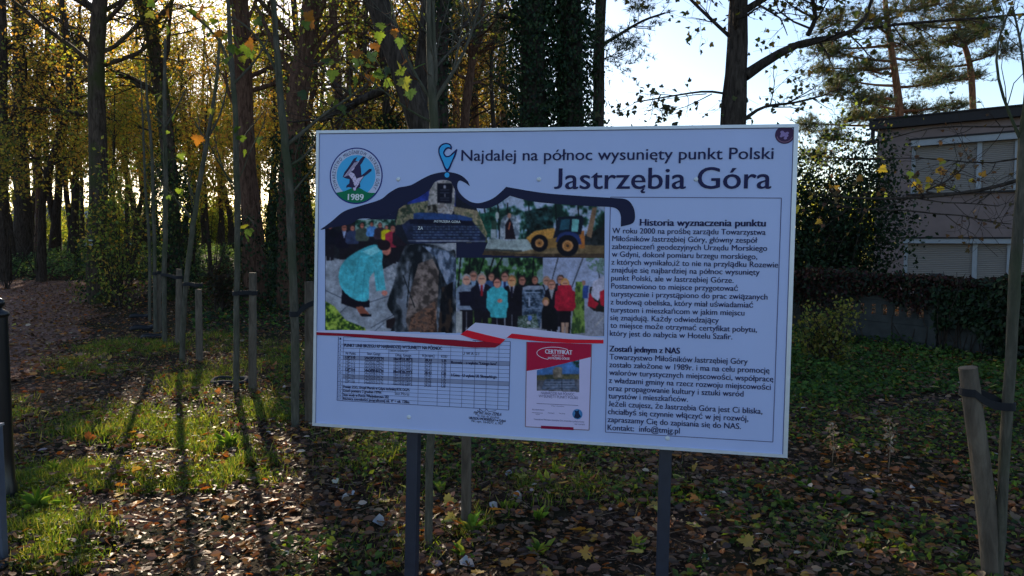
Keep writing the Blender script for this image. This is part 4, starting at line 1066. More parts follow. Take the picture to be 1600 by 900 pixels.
def layered_pine(label, px, Y, boughs, top):
    """an old pine with separate flat plates of needles"""
    tr = T_(px, Y, top)
    root = tag(empty('pine_tree', tr[0, :3] + [0, 0, .12]), label, 'tree')
    tb, cr = MB(), MB()
    T = resample(tr, 24); tubes(tb, T[:, :3], T[:, 3], 8, jitter=.05)
    for (x, y, rx, ry) in boughs:
        x += rng.uniform(-7, 7); y += rng.uniform(-5, 5)
        c = P(x, y, Y); rxm, rym = rx * Y / F, ry * Y / F
        zt = min(c[2] - .2, T[-1, 2] - .1); st = np.array([np.interp(zt, T[:, 2], T[:, 0]), np.interp(zt, T[:, 2], T[:, 1]), zt])
        c = c + np.array([0, rng.uniform(-1.2, 1.2), 0])
        mid = (st + c) / 2 + np.array([0, 0, -.15 * rxm])
        tubes(tb, resample(np.array([[*st, .06], [*mid, .045], [*c, .03]]), 6)[:, :3], np.linspace(.06, .025, 6), 5)
        n = int(30 * (rxm * 1.7 + .7))
        o = rng.standard_normal((n, 3)) * [rxm * .56, rxm * .56, rym * .62]; o[:, 2] += .35 * rym * np.sin(o[:, 0] * 2.4 + x) - .10 * np.abs(o[:, 0]); o[:, 2] += .3 * rym * (1 - (o[:, 0] / rxm) ** 2)
        e = c + o; sft = c + o * rng.uniform(.1, .6, (n, 1)) - [0, 0, .12]
        tw = np.stack([sft, (sft + e) / 2 - [0, 0, .05], e], 1)
        tubes(tb, tw, np.tile([.014, .010, .006], (n, 1)), 3)
        m = n * 5; k = np.repeat(np.arange(n), 5); w = rng.uniform(.25, 1.05, (m, 1))
        pos = sft[k] * (1 - w) + e[k] * w + rng.standard_normal((m, 3)) * [.12, .12, .07]
        d = (e - sft)[k] * 1.0 + rng.standard_normal((m, 3)) * .5; d[:, 2] += .35
        leaves(cr, pos, d, rnd_dirs(m), .19 * rng.uniform(.6, 1.4, m), TUFT, palette(NP, m, .2))
    obj('trunk', tb, M_BARK_PINE, root, smooth_shade=True); obj('crown', cr, M_NEEDLE, root)
layered_pine('tall pine with layered needle plates rising over the flat roof corner', [(1412, 432, 20), (1408, 190, 12), (1397, 100, 11), (1386, 40, 9), (1380, -40, 6)], 29,
  [(1310, 62, 34, 14), (1345, 40, 38, 16), (1300, 85, 28, 12), (1420, 60, 46, 14), (1460, 78, 36, 12), (1350, 110, 46, 13), (1315, 130, 30, 10), (1400, 140, 40, 11), (1445, 132, 46, 12), (1480, 160, 28, 8), (1290, 148, 30, 10), (1330, 160, 36, 10), (1370, 172, 40, 9), (1440, 165, 40, 8), (1330, 14, 44, 16), (1400, 20, 48, 18), (1460, 10, 46, 18), (1300, 96, 26, 10), (1285, 185, 28, 12), (1310, 210, 36, 14), (1290, 235, 30, 14), (1330, 190, 30, 10), (1400, -30, 60, 24), (1330, -50, 50, 20), (1470, -40, 46, 20)], 13)
layered_pine('more distant pine with bare upper trunk standing behind the house roof', [(1522, 425, 16), (1521, 175, 10), (1517, 95, 9), (1500, 55, 7), (1490, 10, 5)], 33,
  [(1470, 62, 34, 10), (1510, 58, 40, 12), (1555, 42, 34, 10), (1480, 92, 36, 9), (1530, 90, 36, 9), (1560, 22, 28, 10), (1500, 24, 46, 13), (1545, 0, 40, 14), (1450, 40, 30, 10), (1480, 115, 28, 6), (1540, 106, 22, 6), (1500, -30, 50, 18)], 12)

rng = np.random.default_rng(21)
# the forest behind: six kinds, each built once and copied
def proto(name, label, group, seed_h, bark_m, r0, **k):
    tr = np.array([[0, 0, -.15, r0], [rng.normal(0, .1), rng.normal(0, .1), 2, r0 * .85], [rng.normal(0, .3), rng.normal(0, .3), 5, r0 * .72], [rng.normal(0, .5), rng.normal(0, .4), 9, r0 * .5], [rng.normal(0, .6), rng.normal(0, .5), seed_h, r0 * .2]])
    return make_tree(name, label, tr, bark_m, group=group, sides=7, **k)
FL = dict(spread=.13)
protos = [
 proto('orange_tree', 'slim dark forest tree carrying orange-brown autumn leaves deep in the wood', 'orange-leaved trees deep in the wood', 14, M_BARK_DARK, .20, n1=22, L1=3.4, t0=.36, n2=6, n3=5, leaf=dict(per=8, size=.125, cols=AUT, **FL)),
 proto('yellow_tree', 'slim forest tree with yellow-green leaves deep in the wood', 'yellow-green trees deep in the wood', 14, M_BARK_DARK, .17, n1=22, L1=3.2, t0=.34, n2=6, n3=5, leaf=dict(per=8, size=.125, cols=YEL, **FL)),
 proto('thin_tree', 'thin dark forest tree with few brownish leaves and bare twigs', 'thin bare-twigged trees deep in the wood', 14, M_BARK_DARK, .15, n1=20, L1=3.0, t0=.36, n2=6, n3=6, leaf=dict(per=4, size=.11, cols=BROWN + AUT[:2], **FL)),
 proto('forest_pine', 'tall straight forest pine trunk with needles high above', 'straight pine trunks deep in the wood', 16, M_BARK_RED, .21, n1=22, L1=2.8, t0=.4, n2=5, n3=4, needles=dict(per=2, size=.26, cols=NEED, spread=.2)),
 proto('ivied_tree', 'forest trunk with a thick dark coat of ivy deep in the wood', 'ivied trunks deep in the wood', 13, M_BARK_DARK, .2, n1=16, L1=2.8, t0=.35, n2=5, n3=5, leaf=dict(per=3, size=.11, cols=OLIVE, **FL), ivy=dict(z0=0, z1=6, n=3000, rad=.34, size=.13, shag=.4)),
]
def shrub(name, label, loc, rx, h, n, cols, size, mat, group=None, stems=9, tmpl=QUAD, cat='shrub', zmin=0.0):
    root = tag(empty(name, loc), label, cat, group)
    loc = np.array(loc, float)
    sb_ = MB()
    tip = loc + np.stack([rng.normal(0, rx * .55, stems), rng.normal(0, rx * .55, stems), rng.uniform(.55, 1, stems) * h], 1)
    st_ = np.stack([np.tile(loc, (stems, 1)) + rng.normal(0, .05, (stems, 3)) * [1, 1, 0] - [0, 0, .05], loc * .6 + tip * .4 + rng.normal(0, .06, (stems, 3)), tip], 1)
    tubes(sb_, st_, np.tile([.018, .012, .004], (stems, 1)), 4)
    q, r = sprout(st_, np.tile([.016, .011, .004], (stems, 1)), 7, h * .4, (30, 80), .15, .15, 4, .2, 1, .5)
    tubes(sb_, q, r, 3)
    obj('stem', sb_, M_BARK_DARK, root, smooth_shade=True)
    lf = MB()
    k = rng.integers(0, len(q), n); t = rng.uniform(.2, 1, (n, 1))
    pos = q[k, 0] * (1 - t) + q[k, -1] * t + rng.standard_normal((n, 3)) * [rx * .16, rx * .16, h * .10]
    low_ = pos[:, 2] < loc[2] + zmin + rng.normal(0, .35 if zmin else 0, n)
    if zmin: pos = pos[~low_]; n = len(pos)
    pos[:, 2] = np.maximum(pos[:, 2], loc[2] + .02 + .1 * rng.uniform(0, 1, n))
    d = rng.standard_normal((n, 3)); d[:, 2] -= .3
    leaves(lf, pos, d, rng.standard_normal((n, 3)) + [0, -.3, .7], size * rng.uniform(.6, 1.3, n), tmpl, palette(cols, n, .22))
    obj('foliage', lf, mat, root)
    return root
bush = shrub('lit_bush', 'sunlit yellow-green bush at the far edge of the wood', (0, 0, 0), 1.9, 3.4, 2600, YEL[1:4] + YEL[1:3], .17, M_LEAF, 'sunlit bushes at the far edge of the wood', 12)

rng = np.random.default_rng(SEED_F)
taken = []
def place(src, x, y, s, first):
    o = src if first else copy_tree(src)
    o.location = on_ground(x, y, -.02); o.rotation_euler = (0, 0, rng.uniform(0, 6.28)); o.scale = (s, s, s * rng.uniform(.9, 1.15))
    taken.append((x, y))
def low(x, y):
    # trees shaped low along the sun's path so its light reaches the ground
    x0 = x + .384 * (y - 6)
    return max(.42, .34 * (y - 6) / 14.5) if -6.5 < x0 < .3 else 2.0
used = [False] * len(protos)
# photo columns of trunks that can be told apart in the wood, then the rest at random
spots = [(20, 31, 2), (62, 36, 3), (200, 30, 2), (212, 36, 0), (235, 42, 3), (300, 30, 2), (330, 27, 2), (362, 44, 0), (425, 32, 2), (440, 38, 3), (432, 27, 4), (575, 30, 0), (600, 24, 4), (505, 36, 1), (180, 24, 1)  , (290, 40, 0), (320, 46, 1), (345, 42, 0), (270, 44, 0), (640, 40, 2), (565, 42, 3)]
for px_, Y_, k in spots:
    p = P(px_, 400, Y_); place(protos[k], p[0], Y_, min(rng.uniform(.85, 1.1), low(p[0], Y_)), not used[k]); used[k] = True
tries = 0
while len(taken) < 100 and tries < 4000:
    tries += 1
    y = rng.uniform(24, 74); x = rng.uniform(-.70 * y, -.02 * y + 1)
    if -19 < x < -9 and y < 30: continue
    if x / y < -.52 and (y < 38 or rng.uniform() < .6): continue
    if min(math.hypot(x - a, y - b) for a, b in taken) < 2.1: continue
    k = rng.choice(5, p=[.36, .24, .14, .17, .09])
    lw = low(x, y)
    if lw < 2: k = rng.choice([0, 0, 1])
    place(protos[k], x, y, min(rng.uniform(.8, 1.15), lw), not used[k]); used[k] = True
taken2 = []
for i in range(34):
    y = rng.uniform(50, 84); x = rng.uniform(-.72 * y, -.06 * y)
    o = bush if i == 0 else copy_tree(bush)
    o.location = on_ground(x, y); o.rotation_euler = (0, 0, rng.uniform(0, 6.28)); s = rng.uniform(.7, 1.35); o.scale = (s, s, s)

for i in range(22):
    y = rng.uniform(42, 74); x = rng.uniform(.03, .62) * y
    o = copy_tree(bush); o.location = on_ground(x, y); o.rotation_euler = (0, 0, rng.uniform(0, 6.28)); s = rng.uniform(.8, 1.5); o.scale = (s, s, s * .95)
    if i < 11:
        y = rng.uniform(46, 72); k = rng.choice([0, 1, 2, 4]); place(protos[k], rng.uniform(.06, .30) * y, y, .42 * rng.uniform(.8, 1.1) * y / 60, False)
shrub('hornbeam_shrub', 'bushy yellow-olive shrub growing against the blazed beech trunk', G(188, 482), .55, 3.3, 2300, OLIVE + YEL[2:] + DARKG[2:3], .085, M_LEAF, stems=14)
shrub('dark_stump_bush', 'dark brown tangled bush between the tied saplings left of sign', G(345, 488), .45, 1.0, 900, [(.03, .022, .012), (.05, .03, .018), (.03, .035, .02)], .08, M_LEAF)
rng = np.random.default_rng(23)
# low hornbeams that carry the gold between the trunks
for i, (x_, Y_, rx_, h_, pal, n_) in enumerate(((60, 27, 2.2, 7.0, AUT, 5200), (200, 25, 2.4, 7.5, AUT[:4] + YEL[:1], 6000), (292, 27, 1.8, 6.2, YEL, 4600), (330, 26, 1.7, 5.8, AUT[:3] + YEL[:2], 4200), (425, 24, 1.7, 6.0, AUT[:4], 4600), (525, 25, 1.9, 6.4, AUT[1:4] + OLIVE, 4200), (10, 24, 1.8, 6.2, OLIVE + AUT[2:4], 4400), (120, 31, 2.2, 8.5, AUT, 4800), (610, 22, 1.6, 5.4, OLIVE + AUT[3:5], 3600), (235, 30, 2.2, 7.0, AUT[:3], 4400), (375, 31, 1.9, 6.8, YEL[:2] + AUT[:2], 4400))):
    p = P(x_, 400, Y_)
    shrub('hornbeam', 'hornbeam', on_ground(p[0], Y_), rx_, h_, n_, pal, .115, M_LEAF, 'hornbeams holding gold and olive leaves among the trunks', stems=9, cat='small tree', zmin=.50 * h_)['label'] = [
      'golden hornbeam between the dark trunks at far left', 'broad orange hornbeam behind the shrub at the blazed beech', 'yellow hornbeam just right of the leaning ivied trunk', 'amber hornbeam left of the reddish trunk with forked branches', 'orange hornbeam between reddish forked-branch trunk and the leaning ivied-foot trunk', 'olive hornbeam behind the two thin reddish trunks', 'olive hornbeam at the left photo edge', 'tall distant orange hornbeam left of the blazed beech', 'olive-brown hornbeam behind the heavy leaning trunk', 'distant rusty hornbeam behind the leaning ivied trunk', 'distant yellow hornbeam behind the reddish forked-branch trunk'][i]
# dense evergreens beside the house
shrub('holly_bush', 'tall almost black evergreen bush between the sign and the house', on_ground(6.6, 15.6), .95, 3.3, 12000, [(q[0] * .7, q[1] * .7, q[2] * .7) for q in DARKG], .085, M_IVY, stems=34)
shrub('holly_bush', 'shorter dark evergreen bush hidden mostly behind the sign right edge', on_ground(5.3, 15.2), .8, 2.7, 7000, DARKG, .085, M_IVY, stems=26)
shrub('leafy_hazel', 'loose olive-leaved hazel standing over the black evergreen bush', on_ground(6.9, 17.6), 1.1, 4.3, 2400, OLIVE + YEL[3:4], .085, M_LEAF, stems=18)
shrub('golden_fern', 'small golden-green feathery shrub in front of the concrete fence', G(1292, 575) , .30, .75, 1500, [(.16, .16, .03), (.10, .13, .03), (.22, .18, .04)], .05, M_LEAF, stems=22)

# ------------------------------------------------------------------ the house on the right
hA = P(1365, 400, 22.3)[:2]; hB = P(1600, 400, 19.8)[:2]
hd = (hB - hA) / np.linalg.norm(hB - hA); hn = np.array([hd[1], -hd[0]])
def fac(px, py):
    d = ray(px, py); t = (hA @ hn) / (d[:2] @ hn); q = d * t
    return (q[:2] - hA) @ hd, q[2] + CH
HM = np.eye(4); HM[:2, 0] = hd; HM[:2, 1] = hn; HM[:2, 3] = hA
house = tag(empty('house', [*hA, 0]), 'pinkish beige flat-roofed house with closed roller shutters on the right', 'house')
M_RENDER = plain('pink_render', (.25, .187, .172), .9, 0, .14, 2.2, .2, .1)
M_FASCIA = plain('dark_fascia', (.022, .018, .018), .7, 0, .2, 10, .1)
M_PVC = plain('grey_pvc', (.36, .38, .40), .5, 0, .06, 6)
HL, HD = 13.0, 9.0
zr = fac(1372, 203)[1]; zt = fac(1372, 186)[1]
u0, uz0 = fac(1421, 299)[0], fac(1560, 298)[1]; uz1 = fac(1500, 211.5)[1]
l0, lz1, lz0 = fac(1411.5, 372)[0], fac(1500, 371)[1], .25
wall = MB()
# wall built round its two long openings
box(wall, 0, HL, -HD, -.30, -.2, zr, HM)
box(wall, 0, u0, -.298, 0, uz0 + .002, uz1 - .002, HM); box(wall, 0, HL, -.298, 0, uz1, zr, HM); box(wall, 0, HL, -.298, 0, lz1, uz0, HM)
box(wall, 0, l0, -.298, 0, lz0 + .002, lz1 - .002, HM); box(wall, 0, HL, -.298, 0, -.2, lz0, HM)
obj('wall', wall, M_RENDER, house)
rf = MB()
box(rf, -.16, HL + .2, -HD - .2, .22, zr + .003, zt - .058, HM); box(rf, -.20, HL + .24, -HD - .24, .26, zt - .055, zt - .02, HM)
ro = obj('roof', rf, M_FASCIA, house)
g_ = MB(); box(g_, -.24, -.02, .02, .14, zr - .42, zr - .28, HM); box(g_, -.14, -.05, .04, .12, zr - .278, zr + .001, HM)
obj('gutter_end', g_, M_FASCIA, house)
dp = MB(); s0 = fac(1379, 300)[0]; tubes(dp, np.array([[*(hA + hd * s0 + hn * .03), .0], [*(hA + hd * s0 + hn * .03), zr]]), np.array([.014, .014]), 6)
obj('groove_line', dp, plain('groove_dark', (.10, .08, .08), .6), house)  # thin dark tube added in place of the groove line in the wall
def shutter_mat():
    m, nt, b = node_mat('roller_shutter')
    tc = N(nt, 'ShaderNodeTexCoord'); w = N(nt, 'ShaderNodeTexWave', wave_type='BANDS', bands_direction='Z'); w.inputs['Scale'].default_value = 6.2
    nt.links.new(tc.outputs['Object'], w.inputs[0])
    r = N(nt, 'ShaderNodeValToRGB'); r.color_ramp.elements[0].color = (.20, .17, .145, 1); r.color_ramp.elements[1].color = (.30, .265, .23, 1); r.color_ramp.elements[0].position = .05; r.color_ramp.elements[1].position = .3
    nt.links.new(w.outputs[0], r.inputs[0]); nt.links.new(r.outputs[0], b.inputs['Base Color']); b.inputs['Roughness'].default_value = .6
    bp = N(nt, 'ShaderNodeBump'); bp.inputs['Strength'].default_value = .6; bp.inputs['Distance'].default_value = .02; nt.links.new(w.outputs[0], bp.inputs['Height']); nt.links.new(bp.outputs[0], b.inputs['Normal'])
    return m
M_SHUT = shutter_mat()
for (a0, z0, z1, cuts, boxh) in ((u0, uz0, uz1, [fac(1528.5, 250)[0], fac(1588, 250)[0], 6.6, 9.0], .20), (l0, lz0, lz1, [fac(1521.5, 400)[0], fac(1576, 400)[0], 6.4, 9.0], .16)):
    edges = [a0 + .03] + cuts + [HL - .5]
    wf = bpy.data.objects.new('window', None); wf.parent = house; link(wf)
    for c_ in edges:
        fm = MB(); box(fm, c_ - .055, c_ + .055, -.24, -.10, z0 + .004, z1 - boxh - .006, HM); obj('mullion', fm, M_PVC, wf)
    bx_ = MB(); box(bx_, a0 + .003, HL - .4, -.28, .03, z1 - boxh, z1 - .035, HM); obj('shutter_box', bx_, M_PVC, wf)
    ln_ = MB(); box(ln_, a0 - .05, HL - .35, -.05, .06, z1 - .031, z1 + .012, HM); obj('lintel_strip', ln_, M_FASCIA, wf)
    if z0 > 1: sl_ = MB(); box(sl_, a0 - .06, HL - .35, -.20, .10, z0 - .045, z0 - .001, HM); obj('sill', sl_, M_FASCIA, wf)
    for c1, c2 in zip(edges[:-1], edges[1:]):
        sh = MB(); box(sh, c1 + .058, c2 - .058, -.20, -.16, z0 + .005, z1 - boxh - .006, HM); obj('roller_shutter', sh, M_SHUT, wf)

# ------------------------------------------------------------------ concrete fence with creeper
fA, fB = P(1170, 400, 13.9)[:2], P(1690, 400, 9.3)[:2]
fd = (fB - fA) / np.linalg.norm(fB - fA); fn = np.array([fd[1], -fd[0]]); FLEN = np.linalg.norm(fB - fA)
FM = np.eye(4); FM[:2, 0] = fd; FM[:2, 1] = fn; FM[:2, 3] = fA
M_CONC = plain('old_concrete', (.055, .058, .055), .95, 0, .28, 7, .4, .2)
fence = tag(empty('concrete_fence', [*fA, 0]), 'low grey concrete panel fence with slotted top boards in front of the house', 'fence')
nsec = int(FLEN // 1.75) + 1
for i in range(nsec + 1):
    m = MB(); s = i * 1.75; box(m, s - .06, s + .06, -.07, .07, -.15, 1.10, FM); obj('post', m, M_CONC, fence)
for i in range(nsec):
    s0, s1 = i * 1.75 + .063, (i + 1) * 1.75 - .063
    for (z0, z1, slots) in ((-.1, .33, 0), (.335, .66, 8), (.665, 1.03, 9)):
        m = MB()
        if not slots:
            box(m, s0, s1, -.025, .025, z0, z1, FM); box(m, s0 + .05, s1 - .05, .026, .04, z0 + .2, z0 + .26, FM)
        else:
            box(m, s0, s1, -.025, .025, z0, z0 + .10, FM); box(m, s0, s1, -.025, .025, z1 - .06, z1, FM)
            w = (s1 - s0) / (slots * 2 + 1)
            for k in range(slots + 1): box(m, s0 + 2 * k * w, s0 + 2 * k * w + w, -.024, .024, z0 + .102, z1 - .062, FM)
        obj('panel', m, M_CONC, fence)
def creeper(name, label, n, s_lo, s_hi, zc, zs, cols, size, hang=.4, n2=.25):
    root = tag(empty(name, [*(fA + fd * (s_lo + s_hi) / 2), 0]), label, 'creeper')
    s = rng.uniform(s_lo, s_hi, n); cl = .5 + .5 * np.sin(s * 2.9) * np.sin(s * 1.3 + 2)
    z = zc + zs * cl * rng.uniform(-.4, 1, n) - hang * (rng.uniform(0, 1, n) ** 2.2) * (.3 + cl)
    y = .03 + rng.uniform(0, n2, n) * (.4 + cl)
    y = np.where(rng.uniform(0, 1, n) < .25, -y, y)
    pos = np.stack([fA[0] + fd[0] * s + fn[0] * y, fA[1] + fd[1] * s + fn[1] * y, np.maximum(z, .03)], 1)
    lf = MB(); d = rng.standard_normal((n, 3)); d[:, 2] -= .8
    leaves(lf, pos, d, rng.standard_normal((n, 3)) * .6 + [*fn, .5], size * rng.uniform(.6, 1.3, n), QUAD, palette(cols, n, .25)); obj('foliage', lf, M_IVY, root)
    st = MB(); k = 40; ss = rng.uniform(s_lo, s_hi, k)
    a = np.stack([fA[0] + fd[0] * ss + fn[0] * .06, fA[1] + fd[1] * ss + fn[1] * .06, np.zeros(k)], 1)
    b = a + np.stack([fd[0] * .3 * rng.standard_normal(k), fd[1] * .3 * rng.standard_normal(k), rng.uniform(.6, 1.15, k)], 1)
    tubes(st, np.stack([a, (a + b) / 2 + rng.normal(0, .04, (k, 3)), b], 1), np.tile([.008, .007, .004], (k, 1)), 4); obj('stem', st, M_BARK_DARK, root)
REDD = [(.05, .018, .016), (.035, .016, .014), (.03, .04, .02), (.022, .03, .018), (.06, .028, .018)]
creeper('creeper', 'dark reddish creeper spilling over the top of the concrete fence', 9000, .2, FLEN - .2, 1.03, .14, REDD, .065, .62)
creeper('creeper', 'thick dark green creeper heaped on fence near the slanting stake', 7000, 3.6, FLEN - .1, .85, .34, DARKG + REDD[2:4], .075, .9, .32)

rng = np.random.default_rng(31)
# ------------------------------------------------------------------ planted saplings, their stakes and ties
BIGLEAF = [(.10, .16, .022), (.14, .20, .028), (.06, .10, .022), (.18, .19, .03), (.045, .08, .025), (.27, .11, .02), (.035, .065, .03)]
def sapling(label, px, Y, branches=(), leafpx=(), lsize=.13, top=4.6, group=None, dY=0.0, nauto=5):
    lsize *= .68
    tr = extend(trunk_world(px, Y), top, .007)
    root = tag(empty('young_tree', tr[0, :3] + [0, 0, .12]), label, 'young tree', group)
    tb = MB(); T = resample(tr, 40); T[:, :2] += np.cumsum(rng.normal(0, .002, (40, 2)), 0)
    tubes(tb, T[:, :3], T[:, 3], 8, jitter=.06)
    lb = []
    for b in branches:
        L = resample(np.array(limb(b, Y, dY)), 9); tubes(tb, L[:, :3], L[:, 3], 6, jitter=.05); lb.append(L)
    Q, Rr = sprout(T[None, 14:, :3], T[None, 14:, 3], nauto, .8, (35, 60), .25, .1, 6, .05, .9, .4); tubes(tb, Q, np.clip(Rr, .002, .008), 4)
    q2, r2 = sprout(Q, np.clip(Rr, .002, .008), 4, .35, (30, 60), .15, .15, 4, .2, 1, .6); tubes(tb, q2, np.clip(r2, .0015, .004), 3)
    for L in lb:
        q3, r3 = sprout(L[None, :, :3], L[None, :, 3], 5, .45, (25, 55), .15, .15, 5, .3, 1, .5); tubes(tb, q3, np.clip(r3, .0015, .004), 3)
    obj('trunk', tb, M_BARK_YOUNG, root, smooth_shade=True)
    lf = MB()
    if len(leafpx):
        lp = np.array([P(x, y, Y + rng.uniform(-.5, .4)) for x, y, c in leafpx]); n = len(lp)
        d = rng.standard_normal((n, 3)) * .6 + [0, 0, -.75]
        leaves(lf, lp, d, rng.standard_normal((n, 3)) * .9 + [0, -.6, .35], lsize * rng.uniform(.75, 1.2, n), MAPLE, np.clip(np.array(BIGLEAF)[[c for _, _, c in leafpx]] * (1 + .12 * rng.standard_normal((n, 1))), .01, .8))
        # leaf stalks back to the nearest twig
        allb = np.concatenate([T[:, :3]] + [L[:, :3] for L in lb] + [Q.reshape(-1, 3), q2.reshape(-1, 3)])
        for p in lp:
            j = allb[np.argmin(np.linalg.norm(allb - p, axis=1))]
            if np.linalg.norm(j - p) < 1.3: tubes(tb2 := MB(), resample(np.array([p, (p + j) / 2 - [0, 0, .03], j]), 4), np.array([.0012, .0018, .002, .0025]), 3); lf.add(tb2.v[0], tb2.f[0], np.tile([.14, .08, .05], (len(tb2.v[0]), 1)))
        obj('leaves', lf, M_LEAF, root)
    return T
def stake(label, px, Y, r=None):
    tr = trunk_world(px, Y)
    if r: tr[:, 3] = r
    m = MB(); T = resample(tr, 12)
    tubes(m, T[:, :3], T[:, 3], 16, cap=True, jitter=.012)
    o = obj('wooden_stake', m, M_WOOD, None, tr[0, :3] + [0, 0, .12], smooth_shade=False)
    tag(o, label, 'stake'); return T
M_RUB = plain('black_strap', (.010, .010, .012), .9, 0, .2, 40)
def tie(label, A, B, z, h=.045, dz=0.0, twist=False):
    a = np.array([np.interp(z, A[:, 2], A[:, k]) for k in range(4)]); b = np.array([np.interp(z + dz, B[:, 2], B[:, k]) for k in range(4)])
    d = unit(b[:2] - a[:2]); n = np.array([-d[1], d[0]]); pts = []
    ang = math.atan2(d[1], d[0])
    for t in np.linspace(math.pi / 2, 3 * math.pi / 2, 12): pts.append([*(a[:2] + (a[3] + .006) * np.array([math.cos(ang + t), math.sin(ang + t)])), z])
    for t in np.linspace(0, 1, 8)[1:-1]: pts.append([*((a[:2] - n * (a[3] + .006)) * (1 - t) + (b[:2] - n * (b[3] + .006)) * t + n * .012 * math.sin(t * math.pi)), z + dz * t - .02 * math.sin(math.pi * t)])
    for t in np.linspace(-math.pi / 2, math.pi / 2, 12): pts.append([*(b[:2] + (b[3] + .006) * np.array([math.cos(ang + t), math.sin(ang + t)])), z + dz])
    for t in np.linspace(0, 1, 8)[1:-1]: pts.append([*((b[:2] + n * (b[3] + .006)) * (1 - t) + (a[:2] + n * (a[3] + .006)) * t - n * .012 * math.sin(t * math.pi)), z + dz * (1 - t) + .01 * math.sin(math.pi * t)])
    p = np.array(pts); k = len(p); tg = unit(np.roll(p, -1, 0) - np.roll(p, 1, 0)); nn = unit(np.cross(tg, [0, 0, 1.0]))
    ring = []
    for o_, hz in ((-.003, -h / 2), (.003, -h / 2), (.003, h / 2), (-.003, h / 2)): ring.append(p + nn * o_ + np.array([0, 0, hz]))
    v = np.stack(ring, 1).reshape(-1, 3); f = []
    for i in range(k):
        j = (i + 1) % k
        for q in range(4): f.append([i * 4 + q, j * 4 + q, j * 4 + (q + 1) % 4, i * 4 + (q + 1) % 4])
    o = obj('tree_tie', MB().add(v, f), M_RUB, None, [*((a[:2] + b[:2]) / 2), z]); tag(o, label, 'tree tie')
Y1 = G(461, 668)[1]
S1 = sapling('pale young tree standing just left of the sign edge, tied to a stake', [(461, 672, 13), (459, 500, 13), (452, 300, 13), (438, 160, 11), (432, 60, 9), (428, 0, 8)], Y1,
  [[(450, 226, 7), (470, 212, 6), (500, 180, 5), (530, 165, 4), (575, 130, 2.5)], [(446, 262, 5), (470, 250, 4), (490, 228, 3)], [(436, 120, 5), (412, 70, 4), (388, 40, 3), (350, 20, 2)]],
  [(478, 148, 4), (488, 156, 5), (500, 160, 1), (512, 155, 3), (524, 158, 2), (470, 142, 6), (532, 165, 4), (545, 138, 6), (560, 92, 4), (572, 100, 2), (555, 120, 2), (578, 118, 5), (590, 122, 2), (601, 128, 1), (584, 135, 4), (520, 95, 1), (508, 92, 2), (556, 80, 5), (583, 68, 5), (480, 30, 5), (490, 36, 5), (474, 40, 0), (470, 15, 2), (520, 110, 0), (395, 68, 5), (405, 60, 2)])
K1 = stake('wooden stake whose top shows beside the sign left edge', [(484, 668, 16), (483, 440, 14)], Y1 + .12)
tie('black tie on the stake beside the sign left edge', K1, S1, 1.05, dz=-.08)
Y2 = G(368, 611)[1]
S2 = sapling('young tree with yellow-green leaves overhead, rooted in the black ring', [(368, 612, 10), (369, 450, 9.5), (372, 300, 9.5), (369, 180, 8.5), (362, 90, 8), (358, 0, 6)], Y2,
  [[(364, 120, 5), (345, 60, 4), (310, 30, 3), (285, 10, 2)], [(366, 130, 4), (400, 95, 3), (420, 60, 2)], [(371, 340, 3), (386, 336, 2), (396, 350, 1.5)]],
  [(230, 20, 3), (261, 40, 1), (262, 15, 5), (240, 3, 0), (300, 15, 2), (288, 30, 4), (318, 12, 5), (310, 24, 5), (335, 30, 1), (340, 44, 2), (352, 55, 2), (346, 52, 5), (330, 50, 2), (322, 33, 3), (350, 68, 5), (360, 70, 2), (372, 76, 1), (384, 70, 1), (390, 78, 0), (356, 90, 1), (374, 104, 1), (378, 88, 3), (365, 55, 2), (380, 352, 3), (388, 358, 4), (384, 371, 2), (246, 148, 1), (252, 150, 3), (376, 212, 2), (382, 234, 1), (406, 214, 2), (366, 205, 2), (310, 212, 5), (282, 240, 1), (330, 8, 5), (400, 30, 2)], lsize=.155)
K2 = stake('wooden stake beside the young tree in the black ring', [(394, 606, 13), (395, 426, 11.5)], Y2 + .05)
tie('black tie joining the ringed young tree to its stake', K2, S2, 1.03)
Y3 = G(284, 566)[1]
S3 = sapling('slanting pale young tree with forked twigs, third from the sign', [(283, 566, 9), (287, 470, 8), (297, 380, 8), (310, 290, 7.5), (326, 200, 6), (338, 120, 5), (342, 60, 4)], Y3,
  [[(298, 340, 4), (280, 318, 3), (264, 300, 2)], [(306, 318, 4), (300, 300, 3), (292, 280, 2)], [(322, 220, 4), (345, 180, 3), (356, 130, 2)]],
  [(276, 300, 1), (282, 306, 2), (262, 306, 2), (320, 240, 0), (300, 285, 1), (340, 200, 2), (330, 170, 3)], lsize=.13)
K3 = stake('wooden stake to the right of the slanting pale young tree', [(312, 576, 11), (310, 452, 10)], Y3 - .1)
tie('black tie joining the slanting young tree to its stake', K3, S3, 1.0)
Y4 = G(258, 535)[1]
S4 = sapling('straight grey young tree left of the slanting one', [(257, 536, 8), (258, 400, 7.5), (259, 280, 7), (257, 150, 6), (258, 60, 4)], Y4, [[(258, 200, 3), (275, 170, 2.5), (290, 140, 2)]], [(263, 205, 1), (270, 180, 2), (250, 240, 0)], lsize=.14)
K4 = stake('short wooden stake between the straight grey and slanting young trees', [(278, 545, 10), (280, 420, 9)], Y4 - .15)
tie('black tie on the short stake behind the slanting young tree', K4, S4, 1.02, dz=.03)
Y5 = G(243, 520)[1]
S5 = sapling('thin young tree second from the far end of the planted row', [(243, 521, 6), (243, 380, 5.5), (240, 260, 5), (232, 150, 4)], Y5)
S6 = sapling('thinnest young tree at the far end of the planted row', [(234, 508, 5), (234, 380, 4.5), (228, 280, 4), (224, 180, 3)], Y5 + 1.6)
